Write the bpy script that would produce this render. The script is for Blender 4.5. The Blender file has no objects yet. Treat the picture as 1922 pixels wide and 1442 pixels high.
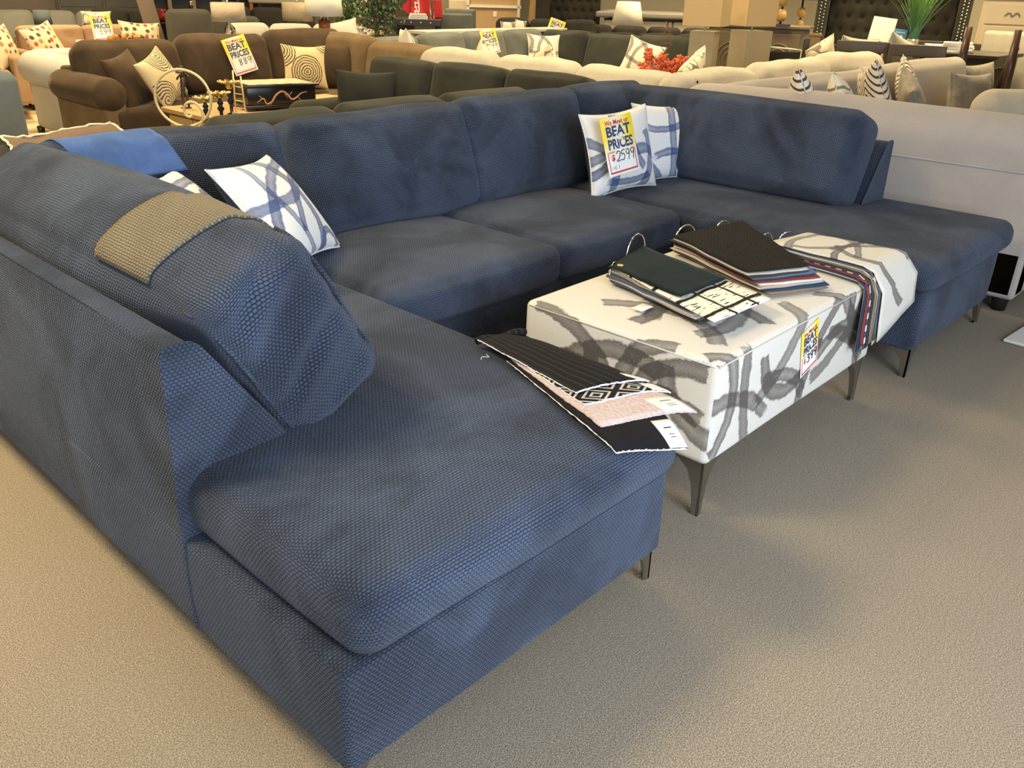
import bpy, math, random
import numpy as np
from mathutils import Matrix, Vector
from mathutils.bvhtree import BVHTree
PI=math.pi
scene=bpy.context.scene
COL=scene.collection
# ------------------------------------------------------------------ camera model
W,H=1922,1442
CAM=np.array([-.548,-.849,1.264])*1.08
YAW,PIT,ROL=[math.radians(a) for a in (47.15,25.21,1.57)]; FPX=1591.
_f=np.array([math.sin(YAW)*math.cos(PIT),math.cos(YAW)*math.cos(PIT),-math.sin(PIT)])
_r0=np.array([math.cos(YAW),-math.sin(YAW),0.]); _u0=np.cross(_r0,_f)
_c,_s=math.cos(ROL),math.sin(ROL)
_r,_u=_c*_r0+_s*_u0,-_s*_r0+_c*_u0
def at(px,py,**k):
    """photo pixel -> world point on a plane x=, y=, z= or at ground distance d="""
    d=_f+_r*(px-W/2)/FPX-_u*(py-H/2)/FPX
    (a,v),=k.items()
    if a=='d': return CAM+d/np.linalg.norm(d[:2])*v
    i='xyz'.index(a); return CAM+d*(v-CAM[i])/d[i]
# ------------------------------------------------------------------ geometry
class G:
    def __init__(s,v=None,f=None,uv=None):
        s.v=np.zeros((0,3)) if v is None else np.asarray(v,float); s.f=f or []; s.uv=uv; s.mi=[0]*len(s.f)
    def setmi(s,i): s.mi=[i]*len(s.f); return s
    def t(s,M):
        M=np.array(M); s.v=s.v@M[:3,:3].T+M[:3,3]
        if np.linalg.det(M[:3,:3])<0:
            s.f=[tuple(reversed(q)) for q in s.f]
            if s.uv: s.uv=[list(reversed(q)) for q in s.uv]
        return s
    def mv(s,x,y,z): s.v=s.v+np.array([x,y,z]); return s
    def fill(s):
        if s.uv is None:
            s.uv=[]
            for q in s.f:
                p=s.v[list(q)]; n=np.abs(np.cross(p[1]-p[0],p[2]-p[1])); a=int(np.argmax(n))
                ij=[(1,2),(0,2),(0,1)][a]; s.uv.append([(p[i][ij[0]],p[i][ij[1]]) for i in range(len(q))])
        return s
    def __add__(s,o):
        s.fill();o.fill(); n=len(s.v)
        g=G(np.vstack([s.v,o.v]),s.f+[tuple(i+n for i in q) for q in o.f],s.uv+o.uv); g.mi=s.mi+o.mi
        return g
def cat(gs):
    gs=[g.fill() for g in gs]; vs=[];fs=[];us=[];ms=[];n=0
    for g in gs:
        vs.append(g.v); fs+=[tuple(i+n for i in q) for q in g.f]; us+=g.uv; ms+=g.mi; n+=len(g.v)
    r=G(np.vstack(vs),fs,us); r.mi=ms; return r
def wav(P,scale,seed,k=7):
    """smooth pseudo noise from a few random plane waves"""
    rs=np.random.RandomState(seed); o=np.zeros(len(P))
    for i in range(k):
        d=rs.normal(size=3); d/=np.linalg.norm(d); o+=np.sin(P@d*scale*(0.5+rs.rand()*1.3)*2*PI+rs.rand()*7)
    return o/k
def sbox(sx,sy,sz,r=.02,seg=3,n=4,puff=(0,0,0),wr=0,ws=3,seed=0):
    hs=[sx/2,sy/2,sz/2]; r=min(r,.995*min(hs)); N=n if isinstance(n,tuple) else (n,n,n)
    cs=[]
    for h,m in zip(hs,N):
        e=[h-r+r*math.tan(k*PI/4/seg) for k in range(1,seg+1)]
        mid=list(np.linspace(-(h-r),h-r,m+1)) if h-r>1e-5 else [0.]
        cs.append([-a for a in reversed(e)]+mid+e)
    idx={};V=[];F=[];U=[]
    def vid(p):
        k=(round(p[0],6),round(p[1],6),round(p[2],6))
        if k not in idx: idx[k]=len(V); V.append(p)
        return idx[k]
    for a in range(3):
        b,c=(a+1)%3,(a+2)%3
        uvax=[(1,2),(0,2),(0,1)][a]
        for sg in (-1,1):
            for i in range(len(cs[b])-1):
                for j in range(len(cs[c])-1):
                    q=[]
                    for (ii,jj) in ((i,j),(i+1,j),(i+1,j+1),(i,j+1)):
                        p=[0,0,0]; p[a]=sg*hs[a]; p[b]=cs[b][ii]; p[c]=cs[c][jj]; q.append(tuple(p))
                    if sg<0: q.reverse()
                    F.append(tuple(vid(p) for p in q)); U.append([(p[uvax[0]]+a*.37,p[uvax[1]]+a*.21) for p in q])
    V=np.array(V); Hh=np.array(hs)
    inn=np.clip(V,-(Hh-r),Hh-r); d=V-inn; L=np.linalg.norm(d,axis=1,keepdims=True); L[L==0]=1
    P=inn+d/L*r
    t=V/Hh; Q=P.copy()
    for a in range(3):
        if puff[a]:
            b,c=(a+1)%3,(a+2)%3
            Q[:,a]+=puff[a]*t[:,a]*(1-t[:,b]**2)*(1-t[:,c]**2)
    if wr:
        nrm=d/L; nrm[np.linalg.norm(d,axis=1)==0]=0
        n2=P/ (np.linalg.norm(P/Hh,axis=1,keepdims=True)+1e-6); n2=t**3; n2/=np.linalg.norm(n2,axis=1,keepdims=True)
        Q+=n2*(wav(P,ws,seed)*wr)[:,None]
    return G(Q,F,U)
def box(x0,x1,y0,y1,z0,z1,r=0.004,seg=1):
    return sbox(x1-x0,y1-y0,z1-z0,r,seg,1).mv((x0+x1)/2,(y0+y1)/2,(z0+z1)/2)
def grid(fn,nu,nv,thick=0,close=False):
    """sheet surface fn(u,v) in [0,1]^2; thick>0 makes it a solid sheet"""
    us=np.linspace(0,1,nu+1); vs=np.linspace(0,1,nv+1)
    P=np.array([[fn(u,v) for v in vs] for u in us],float)
    n=(nv+1)
    F=[];U=[]
    du=np.linalg.norm(P[-1,nv//2]-P[0,nv//2]); 
    Lu=np.linalg.norm(np.diff(P[:,0],axis=0),axis=1).sum(); Lv=np.linalg.norm(np.diff(P[0],axis=0),axis=1).sum()
    def uvq(i,j): return (us[i]*Lu,vs[j]*Lv)
    for i in range(nu):
        for j in range(nv):
            F.append((i*n+j,(i+1)*n+j,(i+1)*n+j+1,i*n+j+1)); U.append([uvq(i,j),uvq(i+1,j),uvq(i+1,j+1),uvq(i,j+1)])
    V=P.reshape(-1,3)
    if not thick: return G(V,F,U)
    tu=np.gradient(P,axis=0); tv=np.gradient(P,axis=1); nr=np.cross(tu,tv); nr/=np.linalg.norm(nr,axis=2,keepdims=True)+1e-12
    B=(P-nr*thick).reshape(-1,3); m=len(V)
    F2=[tuple(m+i for i in reversed(q)) for q in F]; U2=[list(reversed(q)) for q in U]
    bd=[(i,0) for i in range(nu)]+[(nu,j) for j in range(nv)]+[(i,nv) for i in range(nu,0,-1)]+[(0,j) for j in range(nv,0,-1)]
    F3=[];U3=[]
    for k in range(len(bd)):
        a=bd[k];b=bd[(k+1)%len(bd)]; ia=a[0]*n+a[1]; ib=b[0]*n+b[1]
        F3.append((ib,ia,m+ia,m+ib)); U3.append([uvq(*b),uvq(*a),uvq(*a),uvq(*b)])
    return G(np.vstack([V,B]),F+F2+F3,U+U2+U3)
def pillow_g(w,h,t,n=14,pin=.11,wr=.006,seed=0):
    """throw pillow standing in the xz plane, front = -y, base at z=0"""
    s=np.sin(np.linspace(-PI/2,PI/2,n+1)); 
    V=[];F=[];U=[];ids={}
    for side in (-1,1):
        for i in range(n+1):
            for j in range(n+1):
                if side==1 and (i in (0,n) or j in (0,n)): ids[side,i,j]=ids[-1,i,j]; continue
                u,v=s[i],s[j]
                x=w/2*u*(1-pin*(1-v*v)*abs(u)); z=h/2*v*(1-pin*(1-u*u)*abs(v))
                th=t/2*(max(0,(1-u*u)*(1-v*v)))**.42*(1-.15*(u*u+v*v)/2)+.004*(1 if side==1 else 1)
                if i in (0,n) or j in (0,n): th=0
                ids[side,i,j]=len(V); V.append((x,side*th,z))
        for i in range(n):
            for j in range(n):
                q=[(i,j),(i+1,j),(i+1,j+1),(i,j+1)]
                if side==1: q.reverse()
                F.append(tuple(ids[side,a,b] for a,b in q)); U.append([(w/2*s[a]*(1 if side<0 else -1)+side*.5,h/2*s[b]) for a,b in q])
    V=np.array(V); k=np.abs(V[:,1])>0
    V[k,1]+=np.sign(V[k,1])*wav(V[k],4,seed)*wr; V[:,2]+=wav(V,2.5,seed+5)*wr*.5
    g=G(V,F,U); g.mv(0,0,h/2*(1-pin*.4)); return g
def tube(pts,r,n=8,closed=False,cap=True):
    pts=[np.array(p,float) for p in pts]; m=len(pts); V=[];F=[]
    rr=r if hasattr(r,'__len__') else [r]*m
    up=np.array([0,0,1.]); prev=None
    for i,p in enumerate(pts):
        a=pts[i-1] if (i>0 or closed) else p; b=pts[(i+1)%m] if (i<m-1 or closed) else p
        t=b-a; t/=np.linalg.norm(t)+1e-12
        if prev is None:
            ref=up if abs(t[2])<.9 else np.array([1.,0,0]); x=np.cross(ref,t)
        else: x=prev-t*np.dot(prev,t)
        x/=np.linalg.norm(x)+1e-12; prev=x; y=np.cross(t,x)
        for k in range(n):
            an=2*PI*k/n; V.append(p+rr[i]*(math.cos(an)*x+math.sin(an)*y))
    for i in range(m if closed else m-1):
        i2=(i+1)%m
        for k in range(n):
            k2=(k+1)%n; F.append((i*n+k,i*n+k2,i2*n+k2,i2*n+k))
    if cap and not closed:
        F.append(tuple(reversed(range(n)))); F.append(tuple((m-1)*n+k for k in range(n)))
    return G(V,F)
def lathe(prof,n=20,rx=1,ry=1):
    V=[];F=[];m=len(prof)
    for (r,z) in prof:
        for k in range(n): a=2*PI*k/n; V.append((r*math.cos(a)*rx,r*math.sin(a)*ry,z))
    for i in range(m-1):
        for k in range(n):
            k2=(k+1)%n; F.append((i*n+k,i*n+k2,(i+1)*n+k2,(i+1)*n+k))
    if prof[0][0]>1e-4: F.append(tuple(reversed(range(n))))
    if prof[-1][0]>1e-4: F.append(tuple((m-1)*n+k for k in range(n)))
    return G(V,F)
def prism(poly,a0,a1,axis='y',cuts=1):
    """extrude a closed 2D polygon (counter-clockwise seen from +axis side handled by normals fix)"""
    n=len(poly);V=[];F=[]
    for k in range(cuts+1):
        a=a0+(a1-a0)*k/cuts
        for (p,q) in poly: V.append({'y':(p,a,q),'x':(a,p,q),'z':(p,q,a)}[axis])
    for k in range(cuts):
        for i in range(n):
            j=(i+1)%n; F.append((k*n+i,k*n+j,(k+1)*n+j,(k+1)*n+i))
    F.append(tuple(range(n)));F.append(tuple(cuts*n+i for i in reversed(range(n))))
    return G(V,F)
def text_g(txt,w,h,bold=0.0,align='FIT'):
    cu=bpy.data.curves.new('t','FONT'); cu.body=txt; cu.size=1; cu.offset=bold; cu.resolution_u=3
    ob=bpy.data.objects.new('t',cu); COL.objects.link(ob)
    dg=bpy.context.evaluated_depsgraph_get(); me=ob.evaluated_get(dg).to_mesh()
    V=np.array([v.co[:] for v in me.vertices]); F=[tuple(p.vertices) for p in me.polygons]
    ob.evaluated_get(dg).to_mesh_clear(); bpy.data.objects.remove(ob); bpy.data.curves.remove(cu)
    mn,mx=V.min(0),V.max(0); c=(mn+mx)/2; s=[w/(mx[0]-mn[0]),h/(mx[1]-mn[1])]
    X=np.zeros_like(V); X[:,0]=(V[:,0]-c[0])*s[0]; X[:,2]=(V[:,1]-c[1])*s[1]
    return G(X,F)      # in xz plane, facing -y
# ------------------------------------------------------------------ objects
def thing(name,label,cat_,loc=(0,0,0),rz=0,group=None):
    o=bpy.data.objects.new(name,None); COL.objects.link(o); o.empty_display_size=.1
    o.location=[float(c) for c in loc]; o.rotation_euler=(0,0,rz); o['label']=label; o['category']=cat_
    if group: o['group']=group
    return o
def part(name,g,mat,parent=None,M=None,smooth=True,bevel=0,label=None,sub=0,loc=None):
    if M is not None: g.t(M)
    g.fill()
    off=np.zeros(3)
    if loc is None and parent is None:
        off=np.array([(g.v[:,0].min()+g.v[:,0].max())/2,(g.v[:,1].min()+g.v[:,1].max())/2,g.v[:,2].min()])
    me=bpy.data.meshes.new(name)
    me.from_pydata((g.v-off).tolist(),[],g.f); 
    ul=me.uv_layers.new(name='UVMap'); flat=np.array([c for q in g.uv for p in q for c in p],dtype=np.float32)
    ul.data.foreach_set('uv',flat)
    ms=mat if isinstance(mat,(list,tuple)) else [mat]
    for m in ms: me.materials.append(m)
    if len(ms)>1: me.polygons.foreach_set('material_index',np.array(g.mi,dtype=np.int32))
    me.polygons.foreach_set('use_smooth',np.full(len(g.f),bool(smooth)))
    me.update()
    o=bpy.data.objects.new(name,me); COL.objects.link(o); o.location=off.tolist()
    if parent is not None: o.parent=parent
    if bevel:
        b=o.modifiers.new('bevel','BEVEL'); b.width=bevel; b.segments=3; b.limit_method='ANGLE'; b.angle_limit=.5
    if label: o['label']=label
    return o
def solo(name,g,mat,label,cat_,group=None,**k):
    o=part(name,g,mat,**k); o['label']=label; o['category']=cat_
    if group: o['group']=group
    return o
def struct(name,g,mat,**k):
    o=part(name,g,mat,**k); o['kind']='structure'; return o
T=Matrix.Translation
def RZ(a): return Matrix.Rotation(a,4,'Z')
def RX(a): return Matrix.Rotation(a,4,'X')
def RY(a): return Matrix.Rotation(a,4,'Y')
def D(a): return math.radians(a)
# ------------------------------------------------------------------ materials
def S(h):
    h=h.lstrip('#'); c=[int(h[i:i+2],16)/255 for i in (0,2,4)]
    return tuple(x/12.92 if x<=.04045 else ((x+.055)/1.055)**2.4 for x in c)
class NG:
    def __init__(s,name):
        s.m=bpy.data.materials.new(name); s.m.use_nodes=True; s.t=s.m.node_tree; s.t.nodes.clear()
        s.out=s.t.nodes.new('ShaderNodeOutputMaterial'); s.b=s.t.nodes.new('ShaderNodeBsdfPrincipled'); s.l(s.b.outputs[0],s.out.inputs[0])
    def l(s,a,b): s.t.links.new(a,b)
    def put(s,sock,v):
        if hasattr(v,'links') or isinstance(v,bpy.types.NodeSocket): s.l(v,sock)
        else:
            if sock.type=='RGBA' and len(v)==3: v=(*v,1)
            sock.default_value=v
    def node(s,ty,props={},**ins):
        n=s.t.nodes.new('ShaderNode'+ty)
        for k,v in props.items(): setattr(n,k,v)
        for k,v in ins.items(): s.put(n.inputs[k.replace('_',' ')] if not k.startswith('i') or not k[1:].isdigit() else n.inputs[int(k[1:])],v)
        return n
    def math(s,op,a,b=0.,c=None,clamp=False):
        n=s.t.nodes.new('ShaderNodeMath'); n.operation=op; n.use_clamp=clamp; s.put(n.inputs[0],a); s.put(n.inputs[1],b)
        if c is not None: s.put(n.inputs[2],c)
        return n.outputs[0]
    def mix(s,f,a,b,mode='MIX'):
        n=s.t.nodes.new('ShaderNodeMix'); n.data_type='RGBA'; n.blend_type=mode; s.put(n.inputs[0],f); s.put(n.inputs[6],a); s.put(n.inputs[7],b); return n.outputs[2]
    def rng(s,v,a,b,c=0.,d=1.,smooth=False):
        n=s.t.nodes.new('ShaderNodeMapRange'); n.clamp=True
        if smooth: n.interpolation_type='SMOOTHSTEP'
        for i,x in enumerate((v,a,b,c,d)): s.put(n.inputs[i],x)
        return n.outputs[0]
    def uv(s): return s.node('TexCoord').outputs['UV']
    def ob(s): return s.node('TexCoord').outputs['Object']
    def noise(s,vec,scale,detail=2,rough=.5,dist=0.):
        return s.node('TexNoise',Vector=vec,Scale=scale,Detail=detail,Roughness=rough,Distortion=dist).outputs[0]
    def scale(s,vec,x,y,z=1):
        return s.node('Mapping',Vector=vec,Scale=(x,y,z)).outputs[0]
    def bump(s,h,st=.3,dist=.01):
        n=s.node('Bump',Strength=st,Distance=dist,Height=h); s.l(n.outputs[0],s.b.inputs['Normal'])
    def set(s,**k):
        for a,v in k.items(): s.put(s.b.inputs[a.replace('_',' ')],v)
        return s
def mul(c,f): return tuple(min(1,x*f) for x in c)
def plain(name,col,rough=.6,metal=0,spec=.5,var=0,vs=6,**k):
    g=NG(name); g.set(Base_Color=col,Roughness=rough,Metallic=metal); g.b.inputs['Specular IOR Level'].default_value=spec
    if var: g.set(Base_Color=g.mix(g.noise(g.ob(),vs,3),mul(col,1-var),mul(col,1+var)))
    for a,v in k.items(): g.put(g.b.inputs[a.replace('_',' ')],v)
    return g.m
def fabric(name,col,patch=.18,ps=3.5,sheen=.25,weave=None,bump=.25,fine=90,tint=None,rough=.95,hole_shade=.55):
    g=NG(name); uv=g.uv(); ob=g.ob()
    n=g.noise(ob,ps,4,.55,.6); n=g.rng(n,.32,.68) if not weave else g.mix(.45,g.rng(g.noise(ob,ps*.8,4,.55,.8),.44,.56),g.rng(n,.35,.65))
    base=g.mix(n,mul(col,1-patch),mul(col,1+patch))
    if weave:
        bw,rh=weave
        nz=g.node('TexNoise',Vector=uv,Scale=55.,Detail=1.); mm=g.node('VectorMath',{'operation':'MULTIPLY_ADD'}); g.put(mm.inputs[0],nz.outputs[1]); mm.inputs[1].default_value=(bw*.5,rh*.5,0); g.l(uv,mm.inputs[2])
        sx=g.node('SeparateXYZ'); g.l(mm.outputs[0],sx.inputs[0])
        v=g.math('DIVIDE',sx.outputs[1],rh); row=g.math('FLOOR',v); u=g.math('ADD',g.math('DIVIDE',sx.outputs[0],bw),g.math('MULTIPLY',g.math('MODULO',row,2.),.5))
        a=g.math('ABSOLUTE',g.math('SINE',g.math('MULTIPLY',u,PI))); b=g.math('ABSOLUTE',g.math('SINE',g.math('MULTIPLY',v,PI)))
        h=g.math('MULTIPLY',g.math('POWER',a,.42),g.math('POWER',b,.55))
        base=g.mix(g.rng(h,.22,.62,1,0),base,mul(col,1-hole_shade))  # shading of the weave gaps painted into the base colour
        base=g.mix(g.rng(h,.86,1.,0,.45),base,mul(col,1.9))  # painted highlight on the cell tops
        g.bump(h,bump,rh*.55)
    else:
        f=g.noise(uv,fine*4,2,.6); g.bump(f,bump,.004)
        base=g.mix(g.rng(g.noise(uv,fine*2,2,.6),.3,.7,0,.28),base,mul(col,.6))
    g.set(Base_Color=base,Roughness=rough,Sheen_Weight=sheen,Sheen_Roughness=.4,Sheen_Tint=(*(tint or mul(col,3)),1))
    g.b.inputs['Specular IOR Level'].default_value=.15
    return g.m
def strokes_mat(name,bg,ink,arcs,seed=0,tile=None,bump=.15,ink2=None,fine=300):
    """white cloth printed with dry-brush arcs. arcs: (cx,cy,R,mid angle deg,half angle deg,width)"""
    g=NG(name); uv=g.uv(); rnd=random.Random(seed)
    wob=g.node('TexNoise',Vector=uv,Scale=9.,Detail=2.)
    p=g.node('VectorMath',{'operation':'MULTIPLY_ADD'}); g.put(p.inputs[0],wob.outputs[1]); p.inputs[1].default_value=(.03,.03,0); p.inputs[2].default_value=(-.015,-.015,0)
    q=g.node('VectorMath',{'operation':'ADD'}); g.put(q.inputs[0],uv); g.l(p.outputs[0],q.inputs[1]); vec=q.outputs[0]
    dry=g.noise(g.scale(uv,1,1),220.,2,.6); dry2=g.noise(uv,45.,3,.7)
    total=None
    for (cx,cy,R,a,ha,w) in arcs:
        sub=g.node('VectorMath',{'operation':'SUBTRACT'}); g.put(sub.inputs[0],vec); sub.inputs[1].default_value=(cx,cy,0)
        ln=g.node('VectorMath',{'operation':'LENGTH'}); g.l(sub.outputs[0],ln.inputs[0])
        dd=g.math('ABSOLUTE',g.math('SUBTRACT',ln.outputs['Value'],R))
        dd=g.math('ADD',dd,g.math('MULTIPLY',g.math('SUBTRACT',dry2,.5),w*.35))
        m1=g.rng(dd,w*.42,w*.55,1,0)
        nm=g.node('VectorMath',{'operation':'NORMALIZE'}); g.l(sub.outputs[0],nm.inputs[0])
        dt=g.node('VectorMath',{'operation':'DOT_PRODUCT'}); g.l(nm.outputs[0],dt.inputs[0]); dt.inputs[1].default_value=(math.cos(D(a)),math.sin(D(a)),0)
        ca=math.cos(D(ha)); jit=g.math('MULTIPLY',g.math('SUBTRACT',dry2,.5),.10*min(1,ha/40))
        m2=g.rng(g.math('ADD',dt.outputs['Value'],jit),ca,ca+.012,0,1)
        m=g.math('MULTIPLY',m1,m2)
        m=g.math('MULTIPLY',m,g.rng(dd,0,w*.5,rnd.uniform(.62,.8),rnd.uniform(.85,1)))
        total=m if total is None else g.math('SUBTRACT',g.math('ADD',total,m),g.math('MULTIPLY',g.math('MULTIPLY',total,m),.85))
    total=g.math('MULTIPLY',total,g.rng(dry,.30,.50,.80,1.),clamp=True)
    bgc=g.mix(g.rng(g.noise(g.scale(uv,1,.15),240.,2),.35,.65,0,.25),bg,mul(bg,.86))
    inkc=ink if ink2 is None else g.mix(g.rng(g.noise(uv,7.,2),.35,.65),ink,ink2)
    g.set(Base_Color=g.mix(total,bgc,inkc),Roughness=.9,Sheen_Weight=.1); g.b.inputs['Specular IOR Level'].default_value=.2
    g.bump(g.noise(uv,fine*2,2,.6),bump,.003)
    return g.m
def lines_mat(name,bg,ink,fn,rough=.9):
    g=NG(name); uv=g.uv(); m=fn(g,uv); g.set(Base_Color=g.mix(m,bg,ink),Roughness=rough); g.b.inputs['Specular IOR Level'].default_value=.2
    g.bump(g.noise(uv,400.,2,.6),.12,.003); return g.m
BLUE=(.043,.056,.088)
m_blue=fabric('navy_chenille',BLUE,patch=.55,ps=3.2,sheen=.26,weave=(.0104,.0070),bump=.8,tint=(.42,.46,.54),hole_shade=.9)
m_tanknit=fabric('tan_chenille',S('766e5d'),patch=.1,ps=5,sheen=.3,weave=(.0112,.0074),bump=.8,hole_shade=.5)
m_dark=fabric('charcoal_olive_velvet',(.030,.030,.024),patch=.3,ps=3,sheen=.45,tint=(.30,.31,.24))
m_brown=fabric('brown_suede',(.070,.047,.029),patch=.3,ps=3.5,sheen=.4,tint=(.45,.33,.22))
m_brown_lit=fabric('lit_brown_suede',(.17,.115,.062),patch=.22,ps=3.5,sheen=.3,tint=(.5,.38,.24))  # the brown suede again, with overhead light painted into its tone
m_tan=fabric('tan_upholstery',(.44,.285,.17),patch=.08,sheen=.15)
m_cream=fabric('cream_boucle',(.47,.43,.345),patch=.06,ps=14,sheen=.1,fine=50,bump=.4)
m_beige=fabric('beige_linen',(.40,.36,.325),patch=.05,ps=5,sheen=.12)
m_gray=fabric('grey_velvet',(.135,.142,.128),patch=.28,ps=3,sheen=.35,tint=(.4,.42,.4))
m_char_and_shade=fabric('charcoal_and_shaded_grey_velvet',(.040,.042,.036),patch=.35,ps=3,sheen=.4,tint=(.3,.32,.28))  # true charcoal cloth; on the grey sectional's wing it paints shade
m_black=fabric('black_upholstery',(.030,.028,.024),patch=.2,sheen=.3,tint=(.2,.2,.18))
m_white=fabric('white_upholstery',(.60,.57,.49),patch=.04,sheen=.05)
m_teal=fabric('slate_upholstery',(.15,.175,.18),patch=.1,sheen=.2)
m_pgray=fabric('grey_pillow_cloth',(.30,.27,.22),patch=.2,ps=14,sheen=.15)
m_bluesw=fabric('royal_blue_suede',(.055,.105,.255),patch=.25,ps=9,sheen=.35,tint=(.3,.45,.8))
m_brownsw=fabric('taupe_suede',(.16,.11,.075),patch=.1,ps=9,sheen=.2)
m_tealsw=fabric('dark_teal_velvet',(.008,.013,.014),patch=.3,ps=9,sheen=.12,tint=(.2,.3,.3))
m_steel=plain('brushed_steel',(.42,.41,.38),.28,1.)
m_chrome=plain('chrome',(.75,.73,.68),.15,1.)
m_brass=plain('brass',(.75,.55,.22),.25,1.)
m_goldp=plain('pale_gold_paint',(.72,.60,.33),.4,.35)
m_blackp=plain('black_gloss',(.012,.011,.010),.25)
m_dwood=plain('dark_espresso_wood',(.030,.022,.016),.35,var=.25)
m_oak=plain('light_oak',(.50,.32,.14),.5,var=.12,vs=4)
m_redwood=plain('red_brown_wood',(.36,.11,.035),.35,var=.2)
m_paper=plain('white_paper',(.68,.675,.655),.7)
m_plast=plain('black_plastic',(.012,.012,.013),.4)
m_cardb=plain('tan_particle_board',(.46,.30,.15),.7,var=.06)
m_whitep=plain('white_paint',(.72,.68,.58),.45)
m_wwood=plain('cream_painted_wood',(.60,.51,.37),.5)
m_glass=plain('clear_glass',(.95,.95,.95),.03,Transmission_Weight=1.0)
m_thread=plain('white_thread',(.78,.75,.70),.9)
m_fringe=plain('cream_fringe',(.78,.66,.44),.9)
m_grayl=fabric('light_grey_upholstery',(.30,.29,.25),patch=.08,sheen=.15)
m_dgray=fabric('dark_grey_upholstery',(.085,.08,.066),patch=.12,sheen=.2)
# ================================================================== NAVY SECTIONAL
SB=thing('sectional_sofa','navy blue chunky chenille U-shaped sectional with a chaise on each side','sofa',(1.8,1.2,0))
def sp(name,g,mat=m_blue,**k): return part(name,g.mv(-1.8,-1.2,0),mat,SB,**k)
# bases
sp('chaise_base',sbox(.956,1.16,.236,.014,3,(6,8,3),puff=(.004,.006,0),wr=.004,ws=2,seed=1).mv(.478,.576,.210))
sp('chaise_base',sbox(.915,1.2,.245,.025,3,(6,8,3),puff=(.004,.006,0),wr=.004,ws=2,seed=2).mv(3.143,.618,.232))
sp('seat_base',sbox(3.56,1.12,.215,.03,3,(12,6,3)).mv(1.80,1.71,.215))
# wedge shaped outer back panels
L=[(0,.107),(.262,.107),(.262,.34),(.243,.49),(.085,.725),(.068,.738),(.028,.738),(.017,.727),(.002,.30)]
sp('back_panel',prism(L,.528,2.30,'y',10),bevel=.012,smooth=True)
Rr=[(3.602-a,b+.012) for a,b in L][::-1]
sp('back_panel',prism(Rr,.575,2.30,'y',10),bevel=.012,smooth=True)
sp('back_panel',sbox(3.56,.17,.61,.03,3,(12,2,4)).mv(1.80,2.215,.415))
# seat cushions
def seat(x0,x1,y0,y1,z0,z1,seed,puff=.03,r=.05):
    return sbox(x1-x0,y1-y0,z1-z0,r,4,(12,14,3),puff=(.012,.014,puff),wr=.007,ws=1.6,seed=seed).mv((x0+x1)/2,(y0+y1)/2,(z0+z1)/2)
g=seat(.028,.972,-.022,2.0,.318,.474,3,puff=.012,r=.052)
k=(g.v[:,1]<.3); g.v[k,2]-=.012*((.3-g.v[k,1])/.3)**2*(g.v[k,2]>.4)
sp('seat_cushion',g)
sp('seat_cushion',seat(.975,1.832,1.075,1.98,.318,.475,5))
sp('seat_cushion',seat(1.838,2.672,1.085,1.98,.318,.475,6))
sp('seat_cushion',seat(2.655,3.655,-.01,2.0,.345,.478,7,puff=.016,r=.055))
# back cushions of the middle run
def backc(xc,w,yc,zc,h,t,tilt,seed,yaw=0,wr=.012):
    g=sbox(w,t,h,.058,5,(12,3,10),puff=(.012,.035,.014),wr=wr,ws=1.5,seed=seed)
    return g.t(T((xc,yc,zc))@RZ(yaw)@RX(D(-tilt)))
sp('back_cushion',backc(.76,.86,1.98,.655,.44,.22,20,11,D(-2)))
sp('back_cushion',backc(1.61,.90,1.895,.665,.45,.235,19,12,D(1)))
sp('back_cushion',backc(2.44,.82,1.90,.672,.455,.23,19,13,D(2)))
sp('back_cushion',backc(3.12,.62,1.93,.68,.46,.22,17,14))
# right chaise back cushion, faces -x
g=sbox(1.40,.25,.425,.062,5,(16,3,10),puff=(.01,.035,.012),wr=.012,ws=1.4,seed=15)
sp('back_cushion',g.t(T((3.33,1.31,.678))@RZ(D(-90))@RX(D(-20))))
# left chaise back cushion with gathered end
g=sbox(1.46,.27,.42,.050,5,(34,8,18),puff=(.015,.075,.03),wr=.010,ws=1.4,seed=16)
X=g.v[:,0]; e=np.clip((X-.645)/.06,0,1)      # local +x end points to the camera
z=g.v[:,2]; yy=g.v[:,1]
fold_=np.abs(np.sin(z*30+np.sin(yy*16)*1.1+.6))*.7+np.abs(np.sin(z*47+1.0+yy*22))*.5
g.v[:,0]+=e*(fold_-.6)*.020*(1-np.abs(yy)/.2*.6)
g.v[:,2]+=e*np.sin(yy*26+1)*.008
e2=np.clip((X-.50)/.16,0,1); g.v[:,1]+=e2*(1-e)*np.sin(z*38)*.005
LC=T((.318,1.255,.668))@RZ(D(90))@Matrix.Scale(-1,4,(1,0,0))@RX(D(-30))
g.t(LC); LCG=(g.v.copy(),list(g.f)); 
o_=sp('back_cushion',g)
for sy_ in (-1,1):
    ed_=[(.712-.09*(abs(a)/1.45)**5+.008*math.sin(5*a),sy_*.128,.19*math.sin(a) if abs(math.sin(a))<2 else 0) for a in np.linspace(-1.45,1.45,26)]
    part('seam_piping',tube(ed_,.0045,6).t(LC).mv(-1.8,-1.2,0),m_blue,o_)
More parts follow.
